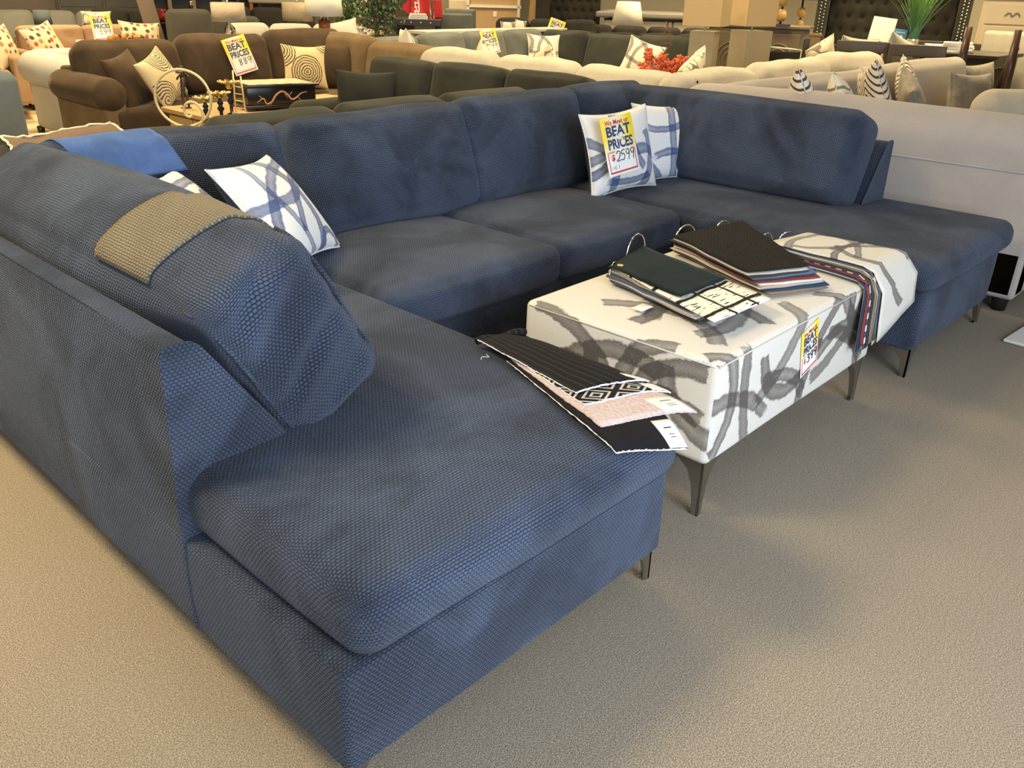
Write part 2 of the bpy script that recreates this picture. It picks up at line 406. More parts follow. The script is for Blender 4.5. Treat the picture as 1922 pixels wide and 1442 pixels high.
# steel blade legs
def leg_g(h,w=.115,t=.006,sx=1,sy=1):
    pr=[(0,0),(.020,0),(.024,.25*h),(.032,.55*h),(.050,.78*h),(.080,.92*h),(w,h),(0,h)]
    a=prism([(p*sx,q) for p,q in pr],0,t*sy,'y'); b=prism([(p*sy,q) for p,q in pr],0,t*sx,'x')
    f=box(min(0,.022*sx),max(0,.022*sx),min(0,.022*sy),max(0,.022*sy),0,.006)
    return cat([a,b,f])
for (x,y,h,sx,sy) in ((.012,.012,.112,1,1),(.945,.012,.112,-1,1),(2.700,.028,.118,1,1),(3.588,.03,.118,-1,1),(3.58,2.28,.11,-1,-1)):
    sp('leg',leg_g(h,sx=sx,sy=sy).mv(x,y,0),m_steel,smooth=False)
# ================================================================== PRINTED OTTOMAN
BG=(.60,.575,.51); INK=(.078,.068,.060)
oarcs=[(-.12,-.12,.22,0,52,.042),(.77,-.05,.61,190,17,.040),(.02,-.56,.43,72,27,.040),(.46,-.02,.20,262,72,.044),(.05,.32,.55,-46,24,.044),(.97,-.36,.42,150,30,.042),
 (.56,.25,.49,302,26,.042),(1.06,-.03,.21,232,60,.042),(.82,-.42,.31,82,44,.040),(1.27,-.2,.30,172,42,.042),(.31,-.47,.33,66,30,.036),(.62,-.62,.52,60,22,.040),(1.20,.35,.55,228,20,.040),
 (.25,.42,.30,300,55,.046),(.70,.46,.30,215,55,.044),(.98,.62,.40,235,40,.046),(.30,.75,.35,300,40,.04),(.62,.20,.24,85,45,.046),(1.10,.35,.26,150,50,.04),(.45,.30,.75,330,18,.044),(.15,.75,.42,290,30,.044),(-.05,.30,.28,-5,50,.044),(.40,-.25,.62,100,16,.042),(.85,.9,.62,262,16,.042),(.10,.20,.30,10,40,.044),
 (-.20,.10,.22,60,50,.046),(-.12,.35,.20,200,70,.044),(-.36,.30,.30,20,45,.046),(-.10,.66,.24,215,60,.046),(-.30,.62,.30,320,45,.044),(-.05,-.02,.18,140,50,.05),(-.30,.05,.26,40,45,.042),(-.55,.18,.40,8,30,.046),(-.5,.50,.36,-10,34,.044)]
m_print=strokes_mat('grey_brush_stroke_canvas',BG,INK,[a[:5]+(a[5]*1.25,) for a in oarcs],1)
OT=thing('ottoman','white canvas ottoman printed with grey brush strokes on steel blade legs','ottoman',(1.811,.412,0),D(.5))
ow,od,oz0,oz1=1.112,.686,.173,.485; oh=oz1-oz0
g=sbox(ow,od,oh,.022,4,(14,10,4),puff=(0,0,.012),wr=.003,ws=2,seed=4)
# unfold: top continues onto front (v<0) and left side (u<0)
us=[]
for q in g.f:
    p=g.v[list(q)]; c=p.mean(0); n=np.cross(p[1]-p[0],p[2]-p[1]); n/=np.linalg.norm(n)+1e-9
    fx,fy,fz=p[:,0]+ow/2,p[:,1]+od/2,p[:,2]-oh/2
    if n[2]>.7: uv=np.stack([fx,fy],1)
    elif n[1]<-.7: uv=np.stack([fx,fz],1)
    elif n[0]<-.7: uv=np.stack([fz,fy],1)
    else: uv=np.stack([fx+fy+.4,fz+.3],1)
    us.append([tuple(a) for a in uv])
g.uv=us
part('body',g.mv(0,0,(oz0+oz1)/2),m_print,OT)
def piping(x0,y0,x1,y1): return tube([(x0,y0,0),(x1,y1,0)],.004,6)
zz=oz1-.012
part('top_seam',cat([tube([(-ow/2+.005,-od/2+.0,zz),(ow/2-.02,-od/2+.0,zz)],.0022,6),tube([(-ow/2+.0,-od/2+.012,zz),(-ow/2+.0,od/2-.02,zz)],.0022,6)]),plain('seam_cord',(.5,.46,.40),.9),OT)
for sx,sy in ((1,1),(-1,1),(1,-1),(-1,-1)):
    part('leg',leg_g(.178,.125,sx=sx,sy=sy).mv(-sx*(ow/2-.012),-sy*(od/2-.012),0),m_steel,OT,smooth=False)
# ================================================================== THROW PILLOWS
def pmat(name,arcs,bg=(.68,.675,.65),ink=(.032,.052,.14),ink2=(.085,.13,.26),seed=0): return strokes_mat(name,bg,ink,arcs,seed,ink2=ink2)
SO=-.5  # front side u offset
def pa(l): return [(x+SO,y,R,a,h,w) for (x,y,R,a,h,w) in l]
m_p1=pmat('blue_arc_canvas',pa([(-.30,.16,.26,-35,42,.045),(-.10,-.30,.30,100,40,.042),(-.08,-.02,.24,-20,45,.05),(-.30,-.12,.2,25,50,.045),(.30,.10,.28,195,30,.04),(0,.40,.55,270,16,.035),(.05,-.34,.34,62,30,.05)]))
m_p2=pmat('blue_block_canvas',pa([(.62,.0,.66,180,24,.045),(-.10,.36,.30,270,30,.035),(.33,.14,.24,190,60,.045),(-.02,-.50,.45,95,14,.04),(.40,-.10,.30,150,35,.04),(-.3,-.3,.22,60,40,.04),(.05,.42,.22,300,35,.035)]),seed=3)
m_p3=pmat('blue_stripe_canvas',pa([(.20,-.26,.42,118,44,.042),(-.42,-.05,.50,5,26,.05),(.24,-.20,.30,120,45,.035),(.50,.12,.60,196,24,.03),(.12,-.20,.06,90,170,.03),(-.1,.50,.5,280,25,.04),(.26,-.06,.50,100,22,.03)]),seed=5)
m_p4=pmat('blue_cross_canvas',pa([(.15,-.32,.45,105,40,.045),(-.2,.62,.66,278,28,.05),(-.38,-.1,.42,15,36,.035),(.1,.1,.16,20,70,.04),(.3,-.25,.34,110,45,.03)]),seed=8)
def pillow(label,mat,loc,yaw,tilt,spin=0,w=.46,h=.46,t=.15,seed=0,group=None,cat_='pillow',name='throw_pillow',px=None,back=None):
    g=pillow_g(w,h,t,seed=seed)
    M=RZ(yaw)@RX(-tilt)@T((0,0,h/2))@RY(spin)@T((0,0,-h/2))
    if px is not None: loc=np.array(at(px[0],px[1],**loc))-np.array((M@Vector((0,0,h/2)))[:])
    o=thing(name,label,cat_,loc,0,group)
    if back is not None: g.mi=[1 if sum(q_[0] for q_ in u_)>0 else 0 for u_ in g.uv]; mat2=[mat,back]
    else: mat2=mat
    g.t(M); part('cover',g,mat2,o)
    n=28; s=np.linspace(-1,1,n); ed=[]
    for (a,b) in [(x,-1) for x in s]+[(1,y) for y in s[1:]]+[(x,1) for x in s[::-1][1:]]+[(-1,y) for y in s[::-1][1:-1]]:
        u,v=math.sin(a*PI/2),math.sin(b*PI/2)
        ed.append((w/2*u*(1-.11*(1-v*v)*abs(u)),0,h/2*v*(1-.11*(1-u*u)*abs(v))+h/2*(1-.11*.4)))
    part('piping',tube(ed,.0035,5,True).t(M),mat,o)
    return o
pillow('white pillow with blue arcs carrying the price sheet on the navy sectional',m_p1,dict(y=1.52),D(-8),D(15),D(-3),w=.435,h=.385,seed=1,px=(1161,281),back=m_blue)
pillow('white pillow with blue H-shaped strokes right of the priced pillow',m_p2,dict(y=1.545),D(-16),D(16),D(2),w=.46,h=.385,seed=2,px=(1257,264),back=m_blue)
pillow('white pillow with blue stripes beside the tan swatch, in front of the middle run',m_p3,dict(y=1.58),D(36),D(40),D(5),w=.42,h=.40,seed=3,px=(518,393),back=m_blue)
pillow('white pillow with blue bands half hidden behind the left chaise cushion',m_p4,dict(y=1.66),D(34),D(50),D(0),w=.42,h=.40,seed=4,px=(352,420),back=m_blue)
# ================================================================== PRICE SHEETS
def grad_mat():
    g=NG('yellow_fade_print'); uv=g.uv(); sx=g.node('SeparateXYZ'); g.l(uv,sx.inputs[0])
    rad=g.rng(sx.outputs[1],.30,.62,0,1); ce=g.math('ABSOLUTE',g.math('SUBTRACT',sx.outputs[0],.45))
    f=g.math('MULTIPLY',rad,g.rng(ce,.0,.42,.22,1.05),clamp=True)
    g.set(Base_Color=g.mix(f,(.80,.79,.76),(.86,.66,.03)),Roughness=.45); return g.m
m_sheet=grad_mat(); m_red=plain('red_print',(.55,.035,.03),.5); m_navy=plain('navy_print',(.035,.055,.16),.5); m_wht=plain('white_print',(.8,.8,.8),.5); m_ink=plain('black_marker',(.012,.012,.016),.5); m_sleeve=plain('clear_sleeve',(.9,.9,.9),.1,Transmission_Weight=.9)
HAND={'0':[[(0.5,1),(.1,.7),(.15,.15),(.5,0),(.85,.3),(.85,.75),(.5,1)]],'2':[[(.05,.75),(.35,1),(.8,.9),(.85,.6),(.5,.25),(.05,.08),(.25,-.02),(.6,.02),(1.,.06)]],
 '5':[[(.9,1),(.25,.95),(.2,.6),(.6,.62),(.8,.35),(.55,.02),(.1,.05)]],'9':[[(.85,.85),(.5,1),(.15,.8),(.3,.5),(.7,.55),(.85,.85),(.75,.4),(.6,-.1)]],
 '3':[[(.1,.95),(.6,1),(.75,.8),(.35,.55),(.8,.45),(.8,.1),(.4,-.02),(.05,.1)]],'8':[[(.6,.5),(.2,.75),(.5,1),(.8,.78),(.3,.3),(.45,0),(.8,.2),(.6,.5)]],'6':[[(.8,1),(.3,.7),(.1,.25),(.45,0),(.8,.25),(.5,.5),(.15,.3)]],
 '4':[[(.2,1),(.1,.45),(.8,.5)],[(.75,1),(.65,-.05)]],'1':[[(.5,1),(.45,0)]],'7':[[(.1,.95),(.85,1),(.4,0)]]}
def smooth(pts,k=5):
    pts=[np.array(p,float) for p in pts]; out=[]
    for i in range(len(pts)-1):
        p0=pts[max(0,i-1)];p1=pts[i];p2=pts[i+1];p3=pts[min(len(pts)-1,i+2)]
        for j in range(k):
            t=j/k; out.append(.5*((2*p1)+(-p0+p2)*t+(2*p0-5*p1+4*p2-p3)*t*t+(-p0+3*p1-3*p2+p3)*t**3))
    return out+[pts[-1]]
def hand_g(txt,x0,x1,z0,z1,r,y):
    gs=[];n=len(txt);cw=(x1-x0)/n
    for i,c in enumerate(txt):
        for st in HAND.get(c,[]):
            gs.append(tube([(x0+cw*(i+.05+.95*p[0])+.12*cw*p[1],y,z0+(z1-z0)*p[1]) for p in smooth(st)],r,5))
    return cat(gs)
def price_sheet(label,M,w,h,price,loc,bend=0.,full=True,group='printed price sheets'):
    """sheet in the local xz plane, base at z=0, facing -y; M = orientation, loc = where it stands"""
    o=thing('price_sheet',label,'sign',loc,0,group)
    def bd(g): 
        g.v[:,1]+=-bend*((g.v[:,2]/h-.5)**2*4-1)*-1; return g.t(M)
    P=lambda g,x,z,e=.0012: g.mv(x,-e,z)
    e=.0012
    pap=sbox(w,.0012,h,.0005,1,(4,1,6)); pap.v[:,2]+=h/2
    uv=[[((g_[0]/w)+.5,g_[2]/h) for g_ in pap.v[list(q)]] for q in pap.f]; pap.uv=uv
    part('paper',bd(pap),m_sheet,o)
    def lay(txt,x0,x1,z0,z1,bold,e): 
        return P(text_g(txt,(x1-x0)*w,(z1-z0)*h,bold),((x0+x1)/2-.5)*w,(z0+z1)/2*h,e)
    part('headline',bd(lay('We Meet or',.12,.88,.86,.945,.02,.0016)),m_red,o,smooth=False)
    part('big_lettering',bd(cat([lay('BEAT',.13,.9,.665,.845,.035,.0016),lay('PRICES',.13,.92,.45,.63,.035,.0016)])),m_navy,o,smooth=False)
    if full:
        part('small_lettering',bd(lay('ALL',.37,.62,.595,.70,.03,.0030)),m_wht,o,smooth=False)
        part('red_lettering',bd(cat([lay('OUR PRICE',.10,.30,.395,.425,.02,.0016),lay('$',.16,.27,.25,.37,.03,.0016)])),m_red,o,smooth=False)
    bt=.028
    part('red_border',bd(cat([box(-.44*w,.44*w,-.0018,-.0007,.045*h,.045*h+bt*h,.0003),box(-.44*w,-.44*w+.02*w,-.0018,-.0007,.045*h,.42*h,.0003),box(.42*w,.44*w,-.0018,-.0007,.045*h,.42*h,.0003)])),m_red,o,smooth=False)
    part('handwriting',bd(hand_g(price,-.2*w,.40*w,.24*h,.41*h,.0022*h/.28,-.002)),m_ink,o)
    return o,bd
o,bd=price_sheet('yellow price sheet reading 2599 on the white pillow of the navy sectional',RZ(D(-8))@RX(D(-15))@RY(D(-6)),.200,.258,'2599',np.array(at(1164,272,y=1.428))-np.array((RZ(D(-8))@RX(D(-15))@RY(D(-6))@Vector((0,0,.129)))[:]),0.0)
part('note',bd(hand_g('161',-.09,-.02,.030,.045,.0006,-.002)),m_ink,o)
price_sheet('yellow price sheet reading 399 clipped to the front of the printed ottoman',RY(D(-16)),.108,.168,"399",(1.842,.0655,.288),0.0)
# ================================================================== DRAPED SWATCHES (follow the cushion below)
def bvh(g): return BVHTree.FromPolygons([Vector(v) for v in g.v],[list(q) for q in g.f])
def drape(bv,org,axis,e1,e2,s0,s1,a0,a1,off,nu=14,nv=18,skew=0.,thick=.004,wob=.0,seed=0,it_=2):
    """sheet wrapped around an axis: position s along axis, angle a from e1 to e2, pulled in onto the surface"""
    org,axis,e1,e2=[np.array(q,float) for q in (org,axis,e1,e2)]
    def fn(u,v):
        a=a0+(a1-a0)*v; s=s0+(s1-s0)*u+skew*(v-.5)
        dr=math.cos(a)*e1+math.sin(a)*e2; c=org+axis*s; h=bv.ray_cast(Vector(c+dr*1.0),Vector(-dr))
        p=np.array(h[0]) if h[0] is not None else c+dr*.15
        return p+dr*(off+wob*math.sin(9*u+seed)*math.sin(7*v+1+seed))
    P=grid(fn,nu,nv)
    # smooth the sheet so that it spans small folds
    A=P.v.reshape(nu+1,nv+1,3)
    for _ in range(it_): A[1:-1,1:-1]=(A[1:-1,1:-1]*2+A[:-2,1:-1]+A[2:,1:-1]+A[1:-1,:-2]+A[1:-1,2:])/6
    for _ in range(it_ if it_>5 else 0):
        for j_ in (0,-1): A[1:-1,j_]=(A[1:-1,j_]*2+A[:-2,j_]+A[2:,j_])/4
        for j_ in (0,-1): A[j_,1:-1]=(A[j_,1:-1]*2+A[j_,:-2]+A[j_,2:])/4
    it=lambda u,v:A[int(round(u*nu)),int(round(v*nv))]
    return grid(it,nu,nv,thick)
lg=G(LCG[0],LCG[1]); bl=bvh(lg)
g=drape(bl,(.30,0,.66),(0,1,0),(-1,0,0),(0,0,1),1.00,.745,D(34),D(118),.007,14,26,skew=-.06,thick=.005)
TS=solo('fabric_swatch',g,m_tanknit,'tan chenille swatch lying over the left chaise back cushion','fabric swatch')
cg=backc(.76,.86,1.98,.655,.44,.22,20,11,D(-2)); bc=bvh(cg)
g=drape(bc,(0,1.99,.66),(1,0,0),(0,-1,0),(0,0,1),.42,.73,D(42),D(112),.006,16,22,skew=-.08,thick=.003)
BS=solo('fabric_swatch',g,m_bluesw,'bright blue suede swatch draped over the corner back cushion','fabric swatch')
# ================================================================== SWATCH BUNDLE ON THE CHAISE
def fold(s,edge,r):
    if s<edge: return s,0.
    a=(s-edge)/r
    if a<PI/2*.93: return edge+r*math.sin(a),r*(1-math.cos(a))
    a0=PI/2*.93; ex=s-edge-r*a0; return edge+r*math.sin(a0)+ex*math.cos(a0),r*(1-math.cos(a0))+ex*math.sin(a0)
def chaise_pt(x,y,off):
    X,dz=fold(x,.925,.30); Y,dz2=fold(-y,-.02,.20)
    k=off
    nx=ny=0.
    return (X+k*nx,-Y-k*ny,.488-dz-dz2+k*(1-.6*max(nx,ny)))
def quad_sheet(c,off,nu=14,nv=20,thick=.003,fn=chaise_pt,wv=0,bow=0,seed=0):
    (a,b,cc,d)=[np.array(q,float) for q in c]   # a tl, b tr, cc br, d bl
    def f(u,v):
        p=(a*(1-u)+b*u)*(1-v)+(d*(1-u)+cc*u)*v
        w=wv*(math.sin(5*u+seed)*math.sin(4.2*v+seed*2)+.6*math.sin(11*v+3*u+seed))+bow*math.sin(PI*v)*math.sin(PI*u)
        return fn(p[0],p[1],off+abs(w))
    return grid(f,nu,nv,thick),f
def edge_thread(f,side,r=.0022,n=50,seed=0):
    rs=random.Random(seed); pts=[]
    for i in range(n+1):
        t=i/n; u,v={'b':(t,1),'l':(0,t),'r':(1,t),'t':(t,0)}[side]; p=np.array(f(u,v)); pts.append(p+np.array([rs.uniform(-1,1),rs.uniform(-1,1),rs.uniform(0,1)])*.0012)
    return tube(pts,r,5)
m_ridge=lines_mat('black_ribbed_velvet',(.006,.006,.007),(.022,.022,.024),lambda g,uv:g.rng(g.math('SINE',g.math('MULTIPLY',g.node('SeparateXYZ',Vector=uv).outputs[0],330.)),.55,1.))
def geo_fn(g,uv):
    s=g.node('SeparateXYZ',Vector=uv); x=g.math('MULTIPLY',s.outputs[0],1/.085); y=g.math('MULTIPLY',s.outputs[1],1/.085)
    fx=g.math('ABSOLUTE',g.math('SUBTRACT',g.math('FRACT',g.math('ADD',x,y)),.5)); fy=g.math('ABSOLUTE',g.math('SUBTRACT',g.math('FRACT',g.math('SUBTRACT',x,y)),.5))
    m=g.math('MAXIMUM',fx,fy); r=g.math('FRACT',g.math('MULTIPLY',m,5.)); return g.rng(r,.55,.62,0,1)
m_geo=lines_mat('black_grey_key_pattern',(.008,.008,.009),(.42,.40,.37),geo_fn)
def pink_fn(g,uv): return g.rng(g.noise(g.scale(uv,1,.35),190.,3,.7),.38,.62)
m_pink=lines_mat('dusty_pink_crinkle',(.42,.33,.31),(.54,.46,.45),pink_fn)
m_blk=fabric('black_wool',(.010,.010,.012),patch=.2,sheen=.1)
SW=thing('fabric_swatch_bundle','bundle of black, patterned and dusty pink swatches with white tags on the near chaise corner','fabric swatches',(.88,.25,.488))
def swp(name,g,mat,par=None,**k): return part(name,g.mv(-.88,-.25,-.488),mat,par or SW,**k)
lay=[('black',[(.86,.45),(1.06,.38),(.862,-.105),(.69,-.030)],.0025,m_blk,'b'),
     ('pink',[(.88,.48),(1.07,.42),(.985,-.04),(.745,.055)],.006,m_pink,'b'),
     ('geo',[(.885,.50),(1.07,.44),(1.035,.065),(.795,.140)],.010,m_geo,'b'),
     ('rib',[(.885,.585),(1.035,.545),(1.035,.130),(.822,.190)],.0145,m_ridge,'b')]
tags={0:(.74,1.0),1:(.66,.97),2:(.80,.99),3:(.84,.99)}
for i,(nm,c,off,mt,sd) in enumerate(lay):
    g,f=quad_sheet(c,off,thick=.0025,wv=.0018 if i<3 else .0035,bow=.004*(i==3),seed=i)
    u0,u1=tags[i]
    s_=swp('swatch',g,mt,label={'black':'plain black swatch','pink':'dusty pink crinkled swatch','geo':'black and grey key-pattern swatch','rib':'black ribbed velvet swatch'}[nm])
    swp('overlocked_edge',cat([edge_thread(f,'b',seed=i),edge_thread(f,'l',.0016,seed=i+9)]),m_thread if nm!='pink' else m_pink,s_)
    u0,u1=tags[i]
    ft=lambda u,v,f=f,i=i,u0=u0,u1=u1:np.array(f(u0+(u1-u0)*u,(.83 if i<2 else .86)+(.168 if i<2 else .13)*v))+np.array([0,-.0005,.0028])
    tg=swp('paper_tag',grid(ft,8,8,.0008),m_paper,s_,label='white paper tag')
    if i<2:
        def bar(u0,u1,v0,v1): 
            return grid(lambda u,v:np.array(ft(u0+(u1-u0)*u,v0+(v1-v0)*v))+np.array([0,-.0012,.0012]),4,2)
        swp('tag_print',cat([bar(.32,.72,.30,.34)]+[bar(.36,.66,.55+.1*k,.57+.1*k) for k in range(2)]),m_ink,s_)
# rolled top end of the ribbed piece
swp('rolled_end',tube([(.885+.0150*k,.588-.004*k,.497+.004*math.sin(k)) for k in range(11)],.010,10),m_ridge)
solo('loose_thread',tube([(.855,.52,.4905),(.845,.50,.491),(.835,.515,.4905),(.82,.505,.490)],.0008,5),m_thread,'pale loose thread lying beside the black ribbed swatch','thread')
# ================================================================== SWATCH BOOKS ON THE OTTOMAN
def ott_pt(x,y,off):
    Y,dz=fold(-y,-.085,.022); n=min(1,dz/.02); return (x,-Y-off*n,.497-dz+off*(1-n))
m_plaid=lines_mat('cream_cloth_with_black_plaid',(.76,.72,.62),(.012,.011,.011),lambda g,uv:(lambda s:g.math('MAXIMUM',g.rng(g.math('ABSOLUTE',g.math('SUBTRACT',g.math('FRACT',g.math('MULTIPLY',g.math('ADD',s.outputs[0],g.math('MULTIPLY',g.noise(uv,14.,2),.02)),9.)),.5)),.445,.465),g.math('MAXIMUM',g.rng(g.math('ABSOLUTE',g.math('SUBTRACT',g.math('FRACT',g.math('MULTIPLY',g.math('ADD',s.outputs[1],g.math('MULTIPLY',g.noise(uv,11.,2),.03)),8.)),.5)),.42,.45),g.math('MULTIPLY',g.rng(g.noise(g.scale(uv,1,6),18.,2),.60,.63),1.))))(g.node('SeparateXYZ',Vector=uv)))
m_dots=fabric('black_diamond_knit',(.020,.018,.015),patch=.15,weave=(.018,.011),bump=.8,sheen=.15,hole_shade=.7)
CL=[(.66,.60,.48),(.30,.26,.19),(.03,.05,.09),(.22,.17,.11),(.62,.60,.56),(.09,.10,.12),(.45,.37,.27),(.10,.14,.22),(.50,.46,.40),(.05,.045,.04),(.28,.30,.34),(.20,.045,.04)]
m_cl=[fabric('swatch_cloth_%s'%n,c,patch=.12,sheen=.15) for n,c in zip(('ivory','khaki','navy','tan','white','slate','sand','denim','oat','black','grey','rust'),CL)]
m_check=lines_mat('blue_white_check',(.62,.63,.66),(.06,.09,.20),lambda g,uv:g.node('TexChecker',Vector=uv,Scale=46.,Color1=(0,0,0),Color2=(1,1,1)).outputs[1])
def book(label,quad,n,dz,top,second,rings,loc,fan=(0,0),seed=0,hang=None,tops=None):
    rs=random.Random(seed); o=thing('swatch_book',label,'swatch book',loc); L0=np.array(loc)
    q0=[np.array(p,float) for p in quad]
    for i in range(n):
        k=i/(n-1); sh=np.array(fan)*(1-k); q=[p+sh*(.2 if j<2 else 1)+np.array([rs.uniform(-.012,.012),rs.uniform(-.010,.010)]) for j,p in enumerate(q0)]
        mt=top if i==n-1 else second if i==n-2 else m_cl[rs.randrange(len(m_cl))]
        if hang is not None and i<n-1 and rs.random()<.14: mt=m_check
        if i==n-1: q=q0
        if i==n-2 and tops is not None: q=[np.array(p,float) for p in tops]
        g,f=quad_sheet(q,.002+dz*i+(.0045 if i==n-1 else 0),12,18,.0028,ott_pt,wv=.0030,bow=.003,seed=seed)
        part('swatch',g.mv(*(-L0)),mt,o)
    for (x,y,r,a,tl) in rings:
        pts=[(x+r*math.cos(t)*math.cos(a),y+r*math.cos(t)*math.sin(a),.516+r*math.sin(t)*math.cos(tl)) for t in np.linspace(-.35,PI+.35,28)]
        part('binder_ring',tube([np.array(p)-L0 for p in pts],.0026,7),m_chrome,o)
    return o
bA=book('small swatch book with a dark teal velvet top sheet at the ottoman near end',[(1.555,.665),(1.835,.725),(1.735,.335),(1.475,.335)],11,.0042,m_tealsw,m_plaid,[(1.59,.668,.042,D(20),.5),(1.82,.745,.075,D(10),.15)],(1.62,.48,.487),fan=(-.045,-.10),seed=2,tops=[(1.57,.66),(1.84,.71),(1.685,.155),(1.385,.165)])
gr=lathe([(.006,0),(.010,0),(.0115,.0015),(.010,.003),(.006,.003)],18).mv(1.588-1.62,.640-.48,.0625); part('grommet',gr,m_brass,bA)
part('paper_tag',box(1.40-1.62,1.46-1.62,.415-.48,.455-.48,.0125,.0135,.0003),m_paper,bA)
book('thick swatch book topped by a black diamond knit sheet, mid ottoman',[(2.005,.72),(2.40,.66),(2.035,.205),(1.815,.305)],12,.0046,m_dots,m_cl[8],[(2.12,.735,.06,D(-8),.3),(2.33,.70,.05,D(-8),.5)],(2.08,.46,.487),fan=(-.01,-.085),seed=5)
larcs=[(.16,.30,.26,300,70,.03),(.02,.10,.25,20,60,.028),(.25,.05,.22,110,60,.03),(.14,.55,.30,270,40,.03),(.30,.40,.24,180,50,.028),(.05,.42,.2,330,50,.03)]
m_print2=strokes_mat('grey_brush_stroke_swatch',BG,INK,larcs,4)
book('long swatch book of brush stroke cloth hanging over the ottoman front corner',[(2.255,.475),(2.50,.43),(2.535,-.06),(2.215,-.13)],9,.004,m_print2,m_cl[5],[(2.30,.50,.045,D(-5),.4),(2.42,.475,.04,D(-20),.7)],(2.36,.25,.487),fan=(-.095,-.01),seed=9,hang=1)
# ================================================================== corner of a rug on the floor at the right
solo('sample_rug',cat([sbox(.9,.6,.014,.006,2,2)]).t(T((3.84,-.46,.009))@RZ(D(-4))),strokes_mat('white_grey_rug',(.70,.68,.63),(.28,.26,.25),[(.3,.6,.3,200,60,.03),(-.25,.35,.25,330,60,.02),(0,.2,.4,90,50,.02)],6),'corner of a white rug with dark strokes on the carpet at the right','rug')
# ================================================================== OTHER SECTIONALS
def run(o,M,n,w,mat,depth=.95,seat_z=.44,back_z=.64,top=.84,tilt=13,ct=.22,seed=0,seats=True,bmat=None,foot=.06,r=.07,tops=None,sag=.012,btk=.14):
    """one straight run of a sofa: local x along the run, outer back at y=0, front at y=-depth"""
    bm=bmat or mat; Lw=n*w; P=lambda nm,g,m:part(nm,g,m,o,M)
    P('base',sbox(Lw,depth,seat_z-.17-foot,.025,2,(6,4,2)).mv(Lw/2,-depth/2,(seat_z-.17+foot)/2),bm)
    P('back_panel',sbox(Lw,btk,back_z-foot,.03,3,(6,2,4)).mv(Lw/2,-btk/2,(back_z+foot)/2),bm)
    for i in range(n):
        xc=(i+.5)*w
        if seats:
            P('seat_cushion',sbox(w-.008,depth-.12,.18,.045,3,(5,5,2),puff=(.005,.008,.02),wr=.005,ws=1.5,seed=seed+i).mv(xc,-(depth+.10)/2+.0,seat_z-.085),mat)
        tp=top if tops is None else tops[i]; h=tp-seat_z-.005
        g=sbox(w-.008,ct,h,r,4,(8,3,6),puff=(.012,.03,.012),wr=sag,ws=1.7,seed=seed*7+i+1)
        g.t(T((xc,-btk-.035-ct/2-.03,seat_z+h/2))@RX(D(-tilt)))
        P('back_cushion',g,mat)
def arm_box(o,M,x0,x1,depth,z1,mat,r=.05,z0=.06): part('arm',sbox(x1-x0,depth,z1-z0,r,3,3).mv((x0+x1)/2,-depth/2,(z0+z1)/2),mat,o,M)
def sofa_thing(name,label,loc,cat_='sofa'): return thing(name,label,cat_,loc)
def LM(o,x,y,rz): return T((x-o.location[0],y-o.location[1],0))@RZ(D(rz))
def feet(o,pts,mat=None,h=.06,r=.03):
    for (x,y) in pts: part('foot',lathe([(r*.8,0),(r,h*.9),(r,h+.01)],10).mv(x-o.location[0],y-o.location[1],0),mat or m_plast,o)
# charcoal sectional directly behind the navy one (back to back)
o=sofa_thing('sectional_sofa','charcoal olive velvet sectional back to back with the navy sectional',(1.8,3.0,0))
M1=LM(o,3.34,2.37,180); run(o,M1,5,.69,m_dark,top=.825,seat_z=.43,back_z=.62,seed=1,seats=True,tops=[.815,.815,.805,.778,.770])
M2=LM(o,3.90,4.44,-90); run(o,M2,3,.69,m_dark,top=.875,seat_z=.44,back_z=.66,seed=2,tops=[.87,.875,.885])
ga=sbox(.98,.22,.52,.10,4,(5,3,4),wr=.006,seed=4).mv(3.40,4.56,.32); part('arm',ga.mv(-o.location[0],-o.location[1],0),m_dark,o)
feet(o,[(3.8,4.6),(3.0,4.6),(-.05,2.45),(-.05,3.25),(3.82,2.45)])
pillow('plain charcoal pillow standing against the charcoal sectional arm',m_dark,dict(y=4.10),D(-28),D(10),D(3),w=.43,h=.37,t=.16,seed=11,px=(687,182))
# taupe fringed swatch over its left end
g0=sbox(.68,.22,.37,.07,4,(8,3,6),puff=(.012,.03,.012)).t(M1@T((4.5*.69,-.315,.600))@RX(D(-13))).mv(*o.location)
g1=sbox(.68,.22,.38,.07,4,(8,3,6),puff=(.012,.03,.012)).t(M1@T((3.5*.69,-.315,.604))@RX(D(-13))).mv(*o.location)
bd_=bvh(g0+g1)
def capg(s0,s1,a0,a1,off,nu,nv,th,sk=0): return drape(bd_,(0,2.70,.55),(1,0,0),(0,-1,0),(0,0,1),s0,s1,a0,a1,off,nu,nv,skew=sk,thick=th,it_=25)
q=thing('fabric_swatch','taupe suede swatch with cream frayed edges on the charcoal sectional behind','fabric swatch',(.65,2.7,.83))
sg=capg(.46,.88,D(55),D(92),.010,20,14,.004); part('cloth',sg.mv(-.65,-2.7,-.83),m_brownsw,q)
sheet=sg.v[:21*15].reshape(21,15,3)
rs=random.Random(4)
def fr(pts): return tube([np.array(p)+np.array([rs.uniform(-.003,.003),rs.uniform(-.002,.002),rs.uniform(-.001,.006)]) for p in pts],.0048,6)
part('frayed_edge',cat([fr([sheet[i,0] for i in range(21)]),fr([sheet[i,-1] for i in range(21)]),fr([sheet[0,j] for j in range(15)]),fr([sheet[-1,j] for j in range(15)])]),m_fringe,q)
